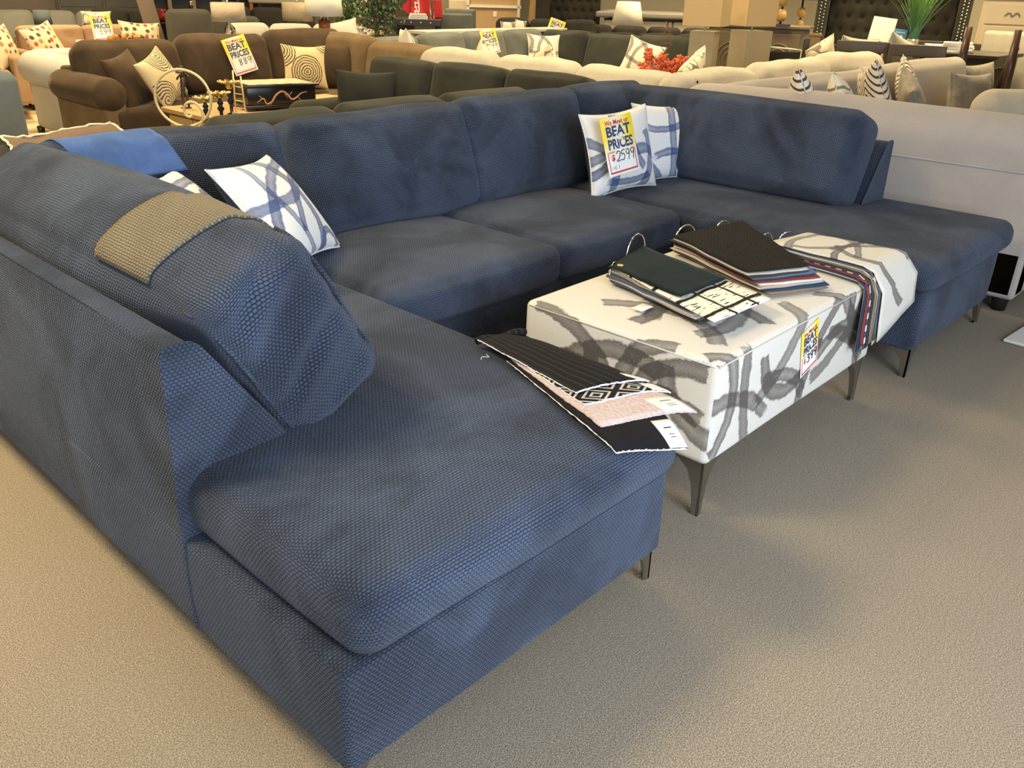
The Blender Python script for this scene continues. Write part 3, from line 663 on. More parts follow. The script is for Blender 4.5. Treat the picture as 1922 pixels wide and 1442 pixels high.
# beige sectional behind the right chaise
o=sofa_thing('sectional_sofa','pale beige linen sectional with its tall back panel behind the right navy chaise',(5.2,1.2,0))
Mb=LM(o,3.80,-.045,90)
part('base',sbox(1.98,.95,.24,.025,2,(8,4,2)).mv(.99,-.475,.19),m_beige,o,Mb)
part('back_panel',sbox(2.0,.15,.59,.022,3,(8,2,4)).mv(1.0,-.075,.365),m_beige,o,Mb)
part('back_seam',tube([(0.02,.001,.655),(1.98,.001,.655)],.004,6),m_beige,o,Mb)
part('back_cushion',sbox(2.02,.30,.36,.13,5,(16,4,5),puff=(.01,.02,.02),wr=.010,ws=1.3,seed=31).mv(1.0,-.165,.69),m_beige,o,Mb)
part('seat_cushion',sbox(1.98,.62,.17,.05,3,(8,5,2),puff=(0,.01,.02)).mv(1.0,-.65,.385),m_beige,o,Mb)
Mr=LM(o,3.95,2.00,0); run(o,Mr,2,1.92,m_beige,depth=.98,seat_z=.44,back_z=.68,top=.90,seed=33,ct=.25,r=.09,tops=[.885,.90],sag=.02)
feet(o,[(3.87,.02),(4.7,.02),(7.7,1.1),(7.7,1.9),(3.9,1.9)],h=.075,r=.04)
def zig_fn(g,uv):
    s=g.node('SeparateXYZ',Vector=uv); z=g.math('ABSOLUTE',g.math('SUBTRACT',g.math('FRACT',g.math('MULTIPLY',s.outputs[0],4.2)),.5)); w=g.math('FRACT',g.math('MULTIPLY',g.math('ADD',s.outputs[1],g.math('MULTIPLY',z,.26)),21.)); return g.rng(w,.62,.70)
m_zig=lines_mat('cream_cloth_with_grey_chevrons',(.72,.64,.52),(.07,.06,.05),zig_fn)
def wig_fn(g,uv):
    n=g.noise(uv,6.,1,.3); return g.rng(g.math('ABSOLUTE',g.math('SUBTRACT',n,.5)),.012,.02,1,0)
m_wig=lines_mat('cream_cloth_with_wavy_lines',(.74,.66,.48),(.22,.18,.12),wig_fn)
m_leaf=lines_mat('black_white_leaf_print',(.55,.50,.42),(.03,.028,.025),lambda g,uv:g.rng(g.noise(uv,34.,2,.6,1.5),.46,.52))
pillow('chevron striped pillow left of the grey pillows on the beige sectional',m_zig,dict(y=1.28),D(40),D(20),D(16),w=.42,h=.42,seed=21,px=(1642,184))
pillow('chevron striped pillow behind a small grey pillow on the beige sectional',m_zig,dict(y=1.42),D(20),D(18),D(-30),w=.38,h=.38,seed=22,px=(1703,172))
pillow('small slumped grey pillow in front of the right chevron pillow',m_pgray,dict(y=1.25),D(25),D(24),D(-24),w=.36,h=.36,seed=23,px=(1712,188))
pillow('square grey pillow upright at the far right end of the beige sectional',m_pgray,dict(y=1.22),D(-16),D(10),D(2),w=.50,h=.40,t=.18,seed=24,px=(1818,186))
pillow('light grey pillow behind the square grey pillow at the sectional end',m_pgray,dict(y=1.55),D(-16),D(10),D(-2),w=.54,h=.36,t=.16,seed=25,px=(1828,158))
pillow('cream leaf-veined pillow peeking over the right navy chaise cushion',m_wig,dict(y=1.15),D(20),D(20),D(20),w=.34,h=.34,seed=26,px=(1580,204))
pillow('black and white leaf print pillow tip beside the leaf-veined pillow',m_zig,dict(y=1.25),D(40),D(22),D(25),w=.34,h=.34,seed=27,px=(1508,200))
# small price sheet corner between its cushions
ps=solo('price_sheet',sbox(.21,.002,.15,.0009,1,2).t(T((5.80,1.66,.835))@RZ(D(30))@RX(D(-30))),[m_paper],'white price sheet tucked between the two beige back cushions','sign')
# cream boucle sectional
o=sofa_thing('sectional_sofa','cream boucle sectional with its back to the charcoal and beige sectionals',(5.2,3.2,0))
Mc=LM(o,4.30,2.45,90); run(o,Mc,3,.85,m_cream,seed=41,top=.88,back_z=.70,tops=[.85,.865,.87],ct=.26,r=.1,sag=.025,btk=.12)
Mc2=LM(o,7.66,2.06,180); run(o,Mc2,3,1.10,m_cream,seed=43,top=.88,back_z=.70,tops=[.905,.885,.86],ct=.27,r=.11,sag=.03,btk=.12)
feet(o,[(4.4,4.9),(5.1,4.9),(7.5,2.9),(7.5,2.2)])
pillow('cream wavy-line pillow lying along the cream sectional near the dark bowl',m_wig,(4.85,2.56,.60),D(200),D(10),D(12),w=.62,h=.36,seed=44)
pillow('cream wavy-line pillow at the right end of the cream sectional',m_wig,dict(y=2.66),D(160),D(15),D(30),w=.30,h=.30,seed=45,px=(1540,106))
pillow('plain cream pillow next to the right wavy-line pillow',m_cream,dict(y=2.72),D(170),D(12),D(-4),w=.62,h=.34,seed=46,px=(1604,103))
pillow('plain cream pillow at the far end behind the dining chairs',m_cream,dict(y=2.45),D(168),D(12),D(-14),w=.66,h=.34,seed=47,px=(1690,106))
pillow('black and white leaf print pillow wedged in the cream sectional corner',m_leaf,(4.62,2.44,.55),D(215),D(20),D(10),w=.34,h=.34,seed=47)
pillow('cream wavy-line pillow behind the middle cream back cushion',m_wig,dict(x=5.1),D(80),D(25),D(20),w=.34,h=.26,seed=48,px=(1025,120))
pillow('cream pillow corner poking up behind the first cream back cushion',m_wig,dict(x=5.0),D(70),D(18),D(35),w=.24,h=.24,seed=49,px=(912,104))
# dark glass bowl and black tote near the column lamps
# brown suede sectional
o=sofa_thing('sectional_sofa','brown suede sectional with a rolled arm behind the oak coffee table',(3.4,6.2,0))
Mb=LM(o,2.22,6.85,0); run(o,Mb,3,.86,m_brown,depth=.98,seat_z=.42,back_z=.68,seed=51,ct=.26,r=.1,tops=[.88,.905,.94],sag=.022,tilt=14)
Mb2=LM(o,4.98,6.75,-90); run(o,Mb2,2,.92,m_brown_lit,depth=.95,seat_z=.42,back_z=.66,seed=53,ct=.26,r=.1,tops=[.91,.87],sag=.02,bmat=m_brown)  # wing cushions take the lit copy of the suede
# rolled arm
ac=at(213,180,y=5.86)
arm=lathe([(0.001,-.49),(.08,-.485),(.118,-.45),(.125,-.36),(.125,.40),(.115,.46),(.001,.48)],20).t(RX(D(90))).mv(ac[0],ac[1]+.49,ac[2])
arm.v+= (wav(arm.v,2,3)*.008)[:,None]*np.array([1,0,1])
part('arm',arm.mv(-o.location[0],-o.location[1],0),m_brown,o)
part('arm_panel',sbox(.17,.94,float(ac[2])-.06,.03,2,3).mv(ac[0]+.02-o.location[0],6.36-o.location[1],(float(ac[2])+.06)/2),m_brown_lit,o)
feet(o,[(2.1,5.95),(2.1,6.75),(4.9,5.0),(4.05,5.0)])
def swirl_fn(cs):
    def fn(g,uv):
        m=None
        for (cx,cy,R) in cs:
            d=g.node('VectorMath',{'operation':'DISTANCE'}); g.l(uv,d.inputs[0]); d.inputs[1].default_value=(cx,cy,0)
            dd=g.math('ADD',d.outputs['Value'],g.math('MULTIPLY',g.noise(uv,22.,2),.02))
            w=g.math('MULTIPLY',g.rng(g.math('FRACT',g.math('MULTIPLY',dd,44.)),.5,.66),g.rng(dd,R,R+.004,1,0))
            m=w if m is None else g.math('MAXIMUM',m,w)
        return m
    return fn
m_sw1=lines_mat('gold_cloth_with_one_swirl',(.66,.53,.28),(.09,.075,.05),swirl_fn([(-.50,-.05,.16),(-.74,.14,.16),(-.28,.24,.15)]))
m_sw2=lines_mat('gold_cloth_with_corner_swirls',(.60,.49,.30),(.07,.06,.045),swirl_fn([(-.44,.17,.17),(-.42,-.20,.12),(-.66,-.14,.16)]))
pillow('gold pillow with a big black swirl near the right end of the brown sectional',m_sw1,dict(y=5.98),D(-16),D(12),D(3),w=.40,h=.37,seed=55,px=(572,124))
pillow('gold pillow with corner swirls beside the rolled arm',m_sw2,dict(y=6.02),D(30),D(24),D(-18),w=.40,h=.40,seed=56,px=(302,146))
pillow('plain brown pillow leaning on the rolled arm',m_brown,dict(y=6.12),D(34),D(20),D(-8),w=.42,h=.42,t=.16,seed=57,px=(240,150))
pillow('plain brown pillow behind the right swirl pillow',m_brown,dict(y=6.08),D(-30),D(14),D(2),w=.42,h=.40,t=.16,seed=58,px=(632,124))
price_sheet('yellow price sheet hanging over the middle back cushion of the brown sectional',RZ(D(-4))@RX(D(-16))@RY(D(-13)),.23,.31,'889',(3.60,6.28,.60),0,False)
# oak coffee table and what stands on it
o=thing('coffee_table','light oak coffee table with drawers in front of the brown sectional','table',(3.3,5.25,0))
def tp(n,g,m,**k): part(n,g.mv(-3.3,-5.25,0),m,o,**k)
tp('tabletop',box(2.50,4.02,4.86,5.72,.415,.45,.006),m_oak,smooth=False); tp('body',box(2.54,3.98,4.90,5.68,.09,.414,.004),m_oak,smooth=False)
for y0,y1 in ((4.93,5.28),(5.30,5.65)): tp('drawer_front',box(2.528,2.545,y0,y1,.25,.40,.003),m_oak,smooth=False)
for x,y in ((2.6,4.96),(3.92,4.96),(2.6,5.62),(3.92,5.62)): tp('leg',box(x-.03,x+.03,y-.03,y+.03,0,.095,.004),m_oak,smooth=False)
# flute player sculpture
def pts_fig(ch,r,n=7): return tube(ch,r,n)
m_bronze=plain('dark_bronze',(.10,.085,.07),.35,.8)
c=at(350,203,z=.452); x,y=c[0],c[1]
FS=.58
fg=thing('figurine','dark slim flute player figurine seen through the gold ring','figurine',(x,y,.451))
part('body',cat([pts_fig([(-.035,0,.012),(-.03,0,.13),(-.015,0,.24),(0,0,.33),(0,0,.42)],[.014,.02,.027,.036,.028]),pts_fig([(.04,0,.012),(.03,0,.13),(.012,0,.24)],[.014,.02,.027]),
  pts_fig([(0,0,.40),(0,0,.46),(0,0,.47)],[.045,.02,.014]),pts_fig([(-.04,0,.43),(-.085,-.02,.37),(-.045,-.05,.44)],[.016,.013,.010]),pts_fig([(.04,0,.43),(.09,-.02,.38),(.06,-.05,.45)],[.016,.013,.010])]).t(Matrix.Scale(FS,4)),m_bronze,fg)
part('head',sbox(.045,.05,.06,.022,3,2).mv(0,-.005,.50).t(Matrix.Scale(FS,4)),m_bronze,fg); part('flute',tube([(-.11,-.055,.455),(.11,-.05,.462)],.009,8).t(Matrix.Scale(FS,4)),m_bronze,fg); part('plinth',sbox(.12,.08,.014,.004,1,1).mv(0,0,.007).t(Matrix.Scale(FS,4)),m_bronze,fg)
# gold ring sculpture on a white block
st=at(346,257,d=6.0); sx,sy=st[0],st[1]
o=thing('side_table','small dark side table under the gold ring, behind the charcoal sectional','table',(sx,sy,0))
zt=float(st[2])
part('tabletop',box(-.2,.2,-.2,.2,zt-.03,zt,.004),m_dwood,o,smooth=False)
for a in (-.17,.17):
    for b in (-.17,.17): part('leg',box(a-.02,a+.02,b-.02,b+.02,0,zt-.03,.003),m_dwood,o,smooth=False)
rg=thing('ring_sculpture','large pale gold ring sculpture with a scroll on a white block','sculpture',(sx,sy,zt+.001))
ca=D(-43)
part('block',sbox(.13,.10,.058,.004,1,1).mv(0,0,.03),m_whitep,rg,RZ(ca))
R=.172; th=np.linspace(D(-83),D(262),52)
ringp=[(.025+R*math.cos(a),0,.06+R+.005+R*math.sin(a)) for a in th]
scr=[(.02+ .03*math.cos(a)*(.5+k*.018),0,.105+.03*math.sin(a)*(.5+k*.018)*1.1+.035) for k,a in enumerate(np.linspace(2.5,-4.4,26))]
scr=[(.06+ (.016+.0030*k)*math.cos(a),0,.150+(.018+.0035*k)*math.sin(a)) for k,a in enumerate(np.linspace(D(290),D(-85),26))]
part('ring',tube(ringp,.0085,8),m_goldp,rg,RZ(ca)); part('scroll',tube(scr,.0085,8),m_goldp,rg,RZ(ca))
# flower head candle holders
def candle(px,py,hh,label):
    c=at(px,py,z=.452); o=thing('candle_holder',label,'candle holder',(c[0],c[1],.451),0,)
    part('stem',lathe([(.035,0),(.036,.01),(.012,.02),(.012,hh*.3),(.026,hh*.42),(.012,hh*.52),(.022,hh*.62),(.010,hh*.72),(.014,hh*.78)],14),m_blackp,o)
    ps=[lathe([(.010,hh*.76),(.030,hh*.86),(.020,hh*.90),(.050,hh*.985),(.058,hh),(.045,hh*.985),(.001,hh*.93)],16)]
    part('cup',ps[0],m_brass,o)
    for k in range(10):
        a=2*PI*k/10; part('petal',sbox(.040,.030,.012,.006,2,2).t(RZ(a)@T((.062,0,hh*.985))@RY(D(-16))),m_brass,o)
candle(389,226,.155,'shortest gold flower candle holder, nearest the gold ring')
candle(417,225,.185,'middle gold flower candle holder beside the shortest one')
candle(436,216,.235,'tallest gold flower candle holder next to the black inlaid box')
c=at(452,212,z=.452); o=thing('metal_ornament','thin gold ladder-like ornament standing before the black inlaid box','ornament',(c[0],c[1],.451))
for dx,h in ((-.035,.30),(.035,.26)): part('upright',tube([(dx,0,0),(dx+.01*(1 if dx<0 else -1),0,h)],.006,8),m_goldp,o,RZ(D(-30)))
for k in range(4): part('rung',tube([(-.034,0,.04+.05*k),(.034,0,.03+.05*k)],.004,6),m_goldp,o,RZ(D(-30)))
part('foot',box(-.05,.05,-.02,.02,0,.006,.002),m_goldp,o,RZ(D(-30)))
# black inlaid box
o=thing('decorative_box','black lacquered box with a dragon inlay and a striped cream top on the coffee table','box',(3.19,5.22,.451),D(-12))
part('case',sbox(.54,.38,.13,.004,1,1).mv(0,0,.105),m_blackp,o); part('plinth',box(-.285,.285,-.205,.205,.015,.04,.004),m_blackp,o)
for sx_,sy_ in ((-1,-1),(1,-1),(-1,1),(1,1)): part('foot',box(sx_*.25-.03,sx_*.25+.03,sy_*.17-.03,sy_*.17+.03,0,.016,.003),m_blackp,o)
part('lid',box(-.295,.295,-.215,.215,.17,.186,.004),m_blackp,o)
m_str=lines_mat('cream_stripe_inlay',(.66,.57,.40),(.36,.27,.14),lambda g,uv:g.rng(g.math('FRACT',g.math('MULTIPLY',g.math('ADD',g.node('SeparateXYZ',Vector=uv).outputs[0],g.node('SeparateXYZ',Vector=uv).outputs[1]),9.)),.5,.55))
part('top_inlay',box(-.25,.25,-.17,.17,.1855,.189,.001),m_str,o)
dr=smooth([(-.20,.06),(-.15,.09),(-.13,.05),(-.09,.06),(-.05,.11),(0,.135),(.04,.11),(.07,.075),(.11,.085),(.15,.115),(.20,.125)],6)
m_inl=plain('dragon_inlay',(.42,.22,.12),.4,var=.4,vs=40)
part('dragon_inlay',cat([tube([(p[0],-.191,p[1]) for p in dr],[.003+.006*math.sin(PI*k/(len(dr)-1)) for k in range(len(dr))],6)]+[tube([(x,-.191,z),(x+dx,-.191,z+dz)],.003,5) for x,z,dx,dz in ((-.07,.08,-.04,-.03),(.05,.10,.03,.03),(-.15,.08,-.03,.03),(.12,.09,.03,-.03),(-.10,.06,.01,-.03),(.02,.12,.02,-.04))]),m_inl,o)
# ================================================================== FARTHER FURNITURE
# grey sectional in the middle distance
o=sofa_thing('sectional_sofa','grey velvet corner sectional with a blue-grey row and a right wing coloured darker for shade',(6.6,6.0,0))
run(o,LM(o,4.96,6.62,0),4,.635,m_gray,seed=61,back_z=.66,tops=[.86,.885,.89,.90],ct=.24,r=.08,sag=.02,tilt=15)
run(o,LM(o,8.02,6.40,-90),3,.70,m_char_and_shade,seed=63,back_z=.68,tops=[.895,.89,.90],ct=.24,r=.08,sag=.02,tilt=15)  # same grey velvet as the row; its shade is put into the colour
feet(o,[(5.05,5.8),(5.05,6.5),(7.9,6.3),(7.2,4.4),(7.9,4.4)])
m_garc=pmat('grey_arc_canvas',pa([(-.26,-.10,.36,20,45,.04),(.26,-.06,.36,165,48,.04),(0,.42,.46,270,26,.035),(-.34,.1,.18,20,60,.04)]),bg=(.74,.69,.58),ink=(.12,.11,.10),ink2=(.17,.155,.14))
pillow('cream pillow with grey arcs in the corner of the shade-coloured grey wing',m_garc,dict(y=6.0),D(-28),D(12),D(2),w=.40,h=.38,seed=65,px=(1020,96))
pillow('white pillow with grey stripes behind the orange flowers',m_garc,dict(x=7.25),D(-66),D(14),D(16),w=.40,h=.40,seed=66,px=(1204,112))
pillow('white pillow edge-on between the brown wing and blue-grey sofa',m_garc,dict(y=5.95),D(58),D(12),D(4),w=.42,h=.42,seed=67,px=(766,95))
price_sheet('yellow price sheet hanging on the blue-grey sofa row',RZ(D(-14))@RX(D(-16))@RY(D(-10)),.20,.25,'799',at(926,101,y=6.02),0,False)
# orange flowers on a low stand
c=at(1250,118,d=6.4)
o=thing('flower_arrangement','orange artificial flower sprays with curly reddish twigs in a dark vase','flowers',(c[0],c[1],.42))
m_orange=plain('orange_blossom',(.62,.13,.045),.7,var=.35,vs=30)
m_twig=plain('reddish_twig',(.22,.06,.03),.7)
part('vase',lathe([(.05,0),(.07,.02),(.075,.12),(.045,.22),(.05,.26)],16),m_blackp,o)
rs=random.Random(7)
up=np.array([0,0,1.])
def world(px,py,d): return at(px,py,d=d)-np.array([c[0],c[1],.42])
for k,(pts_) in enumerate([[(1240,150),(1222,118),(1218,98)],[(1250,150),(1247,122),(1242,108)],[(1255,150),(1265,125),(1282,113)],[(1235,150),(1212,134),(1206,126)]]):
    pp=[world(a,b,6.4+.04*k) for a,b in pts_]; gs=[]
    path=smooth(pp,10)
    for i,p in enumerate(path):
        for j in range(8):
            r=.006+.007*rs.random(); q=p+np.array([rs.uniform(-.030,.030) for _ in range(3)])
            gs.append(sbox(r*2,r*2,r*1.5,r*.7,1,1).t(T(q)@RZ(rs.random()*3)@RX(rs.random()*3)))
    part('blossom_spray',cat(gs),m_orange,o)
tw=[[(1246,125),(1250,95),(1262,84),(1240,78),(1243,66),(1255,52),(1250,40)],[(1246,95),(1238,84),(1260,80),(1258,60),(1246,50)]]
for t_ in tw: part('twig',tube([world(a,b,6.45) for a,b in sum([[p] for p in t_],[])],.0035,5),m_twig,o)
st_=thing('side_table','small dark side table carrying the orange flowers','table',(c[0],c[1],0))
part('tabletop',lathe([(.20,.39),(.22,.395),(.22,.418),(.20,.419)],20),m_dwood,st_); part('leg',lathe([(.15,0),(.15,.015),(.03,.03),(.03,.39)],14),m_dwood,st_)
# column lamps
m_pillar=plain('pale_gold_column',(.30,.255,.17),.5,.1,var=.08); m_shadeb=NG('buff_lamp_shade').set(Base_Color=(.43,.315,.165),Roughness=.8).m
m_shadew=NG('white_lamp_shade').set(Base_Color=(.80,.75,.64),Roughness=.8).m
def column_lamp(px,py,d,label,rz,w=.215,ztop=1.045,sw=.335,sd=.335,sz0=1.085,sz1=1.31):
    c=at(px,py,d=d); o=thing('column_lamp',label,'lamp',(c[0],c[1],0),rz)
    part('column',box(-w/2,w/2,-w/2,w/2,0,ztop,.004),m_pillar,o,smooth=False)
    part('stem',tube([(0,0,ztop),(0,0,sz1-.02)],.010,8),m_steel,o)
    t=.004; gs=[box(-sw/2,sw/2,-sd/2,-sd/2+t,sz0,sz1,.001),box(-sw/2,sw/2,sd/2-t,sd/2,sz0,sz1,.001),box(-sw/2,-sw/2+t,-sd/2,sd/2,sz0,sz1,.001),box(sw/2-t,sw/2,-sd/2,sd/2,sz0,sz1,.001)]
    part('lamp_shade',cat(gs),m_shadeb,o,smooth=False)
    part('shade_support',cat([tube([(-sw/2,0,sz0+.12),(sw/2,0,sz0+.12)],.003,5),tube([(0,-sd/2,sz0+.12),(0,sd/2,sz0+.12)],.003,5)]),m_steel,o)
    part('finial',sbox(.022,.022,.03,.01,2,1).mv(0,0,sz1),m_brass,o)
column_lamp(1316,128,8.2,'left of two pale column lamps with a square buff shade',D(-72))
column_lamp(1402,125,8.6,'right of two pale column lamps with a square buff shade',D(-28),w=.27,sw=.305,sd=.28)
# black tote bag and dark bowl beside lamps
c=at(1350,112,d=7.78); o=thing('storage_box','open dark box with a pale lining standing before the column lamps','box',(c[0],c[1],.55))
part('body',cat([box(-.12,.12,-.09,-.085,0,.15,.002),box(-.12,.12,.085,.09,0,.15,.002),box(-.12,-.115,-.09,.09,0,.15,.002),box(.115,.12,-.09,.09,0,.15,.002),box(-.12,.12,-.09,.09,0,.01,.002)]),m_dwood,o,RZ(D(-30)),smooth=False)
part('rim',tube([(-.12,-.09,.15),(.12,-.09,.15),(.12,.09,.15),(-.12,.09,.15)],.006,6,True),m_oak,o,RZ(D(-30)))
o2=thing('cabinet','low dark cabinet under the open box by the column lamps','cabinet',(c[0],c[1],0))
part('body',box(-.14,.14,-.11,.11,.06,.549,.006),m_dwood,o2,RZ(D(-30)),smooth=False)
for a,b in ((-.1,-.08),(.1,-.08),(-.1,.08),(.1,.08)): part('leg',box(a-.02,a+.02,b-.02,b+.02,0,.061,.003),m_dwood,o2,RZ(D(-30)),smooth=False)
# white and black bed in the distance, with headboard leaning by the wall
def face(px,py,d,**k):
    """orientation whose local -y looks back at the camera"""
    c=at(px,py,d=d); return c,math.atan2(c[1]-CAM[1],c[0]-CAM[0])-PI/2
m_tick=plain('grey_mattress_cloth',(.42,.38,.31),.9); m_ticktop=plain('grey_quilted_top',(.24,.23,.21),.95)
c,rz=face(1225,75,14.0)
o=thing('mattress','thick pale mattress with black piping and grey quilted top on a box foundation','mattress',(c[0],c[1],0),rz-D(6))
ztm=float(at(1225,30,d=14.0)[2])
part('foundation',sbox(2.1,1.3,.34,.03,3,3).mv(.28,.65,ztm-.59),m_tick,o); part('body',sbox(2.1,1.3,.36,.05,3,4).mv(.28,.65,ztm-.23),m_tick,o)
part('quilted_top',sbox(2.3,1.4,.085,.03,3,4).mv(.26,.65,ztm),m_ticktop,o)
for z in (ztm-.40,ztm-.06): part('piping',tube([(-.76,-.004,z),(1.32,-.004,z)],.013,6),m_plast,o)
for x in (.20,.28): part('piping',tube([(x,-.004,ztm-.39),(x,-.004,ztm-.065)],.011,6),m_plast,o)
part('bed_frame',box(-.75,1.3,.05,1.25,.10,ztm-.755,.01),m_dwood,o,smooth=False)
for x in (-.70,1.25):
    for y in (.1,1.2): part('leg',box(x-.03,x+.03,y-.03,y+.03,0,.11,.003),m_dwood,o,smooth=False)
c,rz=face(1075,70,14.6)
def tufted(o,w,h,z0,mat,t=.10,nx=7,nz=5,seed=0):
    nu,nv=nx*8,nz*8; P=[]
    def fn(u,v):
        x=u*nx; z=v*nz; best=9
        for r in (math.floor(z),math.floor(z)+1):
            off=.5*(r%2)
            for cc in (math.floor(x-off),math.floor(x-off)+1):
                best=min(best,math.hypot((x-cc-off)*1.,(z-r)*1.))
        dimp=math.exp(-(best/.16)**2)*.035+.010*math.exp(-(best/.5)**2)
        return ((u-.5)*w,-t/2+dimp,z0+h*v)
    part('tufted_panel',grid(fn,nu,nv,.03),mat,o)
    bs=[]
    for r in range(1,nz):
        for cc in range(nx+1):
            x=(cc+.5*(r%2))/nx
            if .02<x<.98: bs.append(sbox(.018,.010,.018,.0045,1,1).mv((x-.5)*w,-t/2+.028,z0+h*r/nz))
    part('tuft_buttons',cat(bs),mat,o)
    part('back_board',box(-w/2-.01,w/2+.01,0,.045,z0-.01,z0+h+.01,.006),mat,o,smooth=False)
o=thing('headboard','black button-tufted headboard leaning beside the pale mattress','headboard',(c[0],c[1],0),rz); tufted(o,.80,1.0,.45,m_black,nx=6,nz=7)
for x in (-.3,.3): part('leg',box(x-.04,x+.04,0,.04,0,.46,.003),m_black,o,smooth=False)
c,rz=face(1017,60,14.4); o=solo('headboard',sbox(.22,.10,1.5,.02,2,2).t(T((c[0],c[1],.76))@RZ(rz)@RX(D(-2))),m_black,'narrow black padded panel standing left of the tufted headboard','headboard')
c,rz=face(992,50,14.8); solo('wood_panel',box(-.07,.07,-.03,.03,0,1.5,.004).t(T((c[0],c[1],0))@RZ(rz)@RY(D(4))),m_oak,'upright pale wooden bed rail left of the black panels','panel')
c,rz=face(1177,47,13.55); 
def drum(o,r0,r1,z0,z1,mat,nm='lamp_shade'): part(nm,lathe([(r0,z0),(r1,z1),(r1-.004,z1),(r0-.004,z0),(r0,z0)],32),mat,o)
o=thing('table_lamp','white tapered lamp shade in plastic wrap in front of the pale mattress','lamp',(c[0],c[1],.62),rz)
drum(o,.235,.165,c[2]-.62,c[2]-.62+.315,m_shadew); part('stem',lathe([(.06,0),(.065,.02),(.03,.06),(.045,.18),(.02,.32),(.012,c[2]-.62+.1)],16),m_glass,o)
part('finial',sbox(.02,.02,.03,.009,2,1).mv(0,0,c[2]-.62+.325),m_brass,o)
tb=thing('side_table','dark side table under the white tapered lamp','table',(c[0],c[1],0),rz); part('tabletop',box(-.25,.25,-.12,.12,.59,.619,.004),m_dwood,tb,smooth=False)
for x in (-.22,.22):
    for y in (-.09,.09): part('leg',box(x-.02,x+.02,y-.02,y+.02,0,.59,.003),m_dwood,tb,smooth=False)
# black sofas before the mattress
def far_sofa(label,px,yt,d,n,w,mat,rzo=0,tops=None,**k):
    c,rz=face(px,yt,d); o=sofa_thing('sofa',label,(c[0],c[1],0)); o.rotation_euler=(0,0,rz+D(rzo)); zt=float(c[2])
    k.setdefault('back_z',zt-.18); k.setdefault('seat_z',zt-.44)
    run(o,T((-n*w/2,.32 if abs(rzo)<90 else .12,0)),n,w,mat,depth=.80,tops=[zt-.005*(i%2) for i in range(n)],**k)
    for fx in (-n*w/2+.06,n*w/2-.06):
        for fy in (-.42,.24): part('foot',lathe([(.025,0),(.03,.07)],10).mv(fx,fy if abs(rzo)<90 else fy-.2,0),m_plast,o)
    return o
far_sofa('black sofa with puffy cushions just behind the shade-coloured grey wing',1195,62,11.75,4,.50,m_black,rzo=2,seed=71)
far_sofa('black sofa with a row of low cushions below the white tapered lamp',1215,50,12.8,4,.47,m_black,seed=72)
far_sofa('short black sofa carrying a small price sheet, left of the tufted headboard',1025,36,12.7,3,.46,m_black,seed=73)
c,rz=face(1037,52,12.2); price_sheet('small yellow price sheet on the short black sofa',RZ(rz)@RX(D(-18))@RY(D(18)),.21,.25,'699',(c[0],c[1],float(c[2])-.13),0,False)
c,rz=face(953,52,12.3); pillow('small cream pillow with grey bars on the far black sofa, left one',m_garc,(c[0],c[1],float(c[2])-.07),rz,D(15),D(0),w=.20,h=.15,t=.07,seed=74)
c,rz=face(976,52,12.3); pillow('small cream pillow with grey bars on the far black sofa, right one',m_garc,(c[0],c[1],float(c[2])-.07),rz,D(15),D(8),w=.15,h=.17,t=.07,seed=75)
c0=at(800,60,y=6.82); c1=at(1065,52,y=6.82); ang=math.atan2(c1[1]-c0[1],c1[0]-c0[0]); Ln=float(np.linalg.norm((c1-c0)[:2]))
zt9=float(c0[2]+c1[2])/2
o=thing('sofa_table','long white topped console table behind the blue-grey sofa row','table',(c0[0],c0[1],0),ang)
part('tabletop',box(0,Ln,0,.32,zt9-.035,zt9,.006),m_white,o,smooth=False)
for x in (.06,Ln-.06):
    for y in (.04,.28): part('leg',box(x-.025,x+.025,y-.025,y+.025,0,zt9-.034,.003),m_white,o,smooth=False)
# particle board panels and white frames
c,rz=face(925,60,14.6)
o=thing('dresser','back of a tall dresser in tan particle board with white frame rails','dresser',(c[0],c[1],0),rz)
part('back_board',box(-.42,.44,.03,.45,0,1.55,.005),m_cardb,o,smooth=False)
part('frame_rail',box(-.42,.44,.0,.03,1.03,1.07,.003),m_whitep,o,smooth=False)
for x in (-.42,.38): part('frame_post',box(x,x+.045,.0,.03,0,1.55,.003),m_whitep,o,smooth=False)
part('outlet_plate',box(.0,.06,.022,.03,.90,.98,.003),m_whitep,o,smooth=False)
c,rz=face(866,40,15.0); solo('cabinet',box(-.20,.20,0,.4,0,1.12,.006).t(T((c[0],c[1],0))@RZ(rz)),m_wwood,'pale cream cabinet left of the particle board dresser back','cabinet')
c,rz=face(845,10,15.6); o=thing('picture_frame','white framed panel standing by the far wall left of the dresser back','frame',(c[0],c[1],0),rz)
part('panel',box(-.20,.20,.0,.03,.0,1.7,.003),plain('pale_khaki_panel',(.30,.27,.20),.8),o,smooth=False); part('frame_post',box(.19,.24,-.01,.04,0,1.7,.003),m_whitep,o,smooth=False); part('frame_post',box(-.24,-.19,-.01,.04,0,1.7,.003),m_whitep,o,smooth=False)
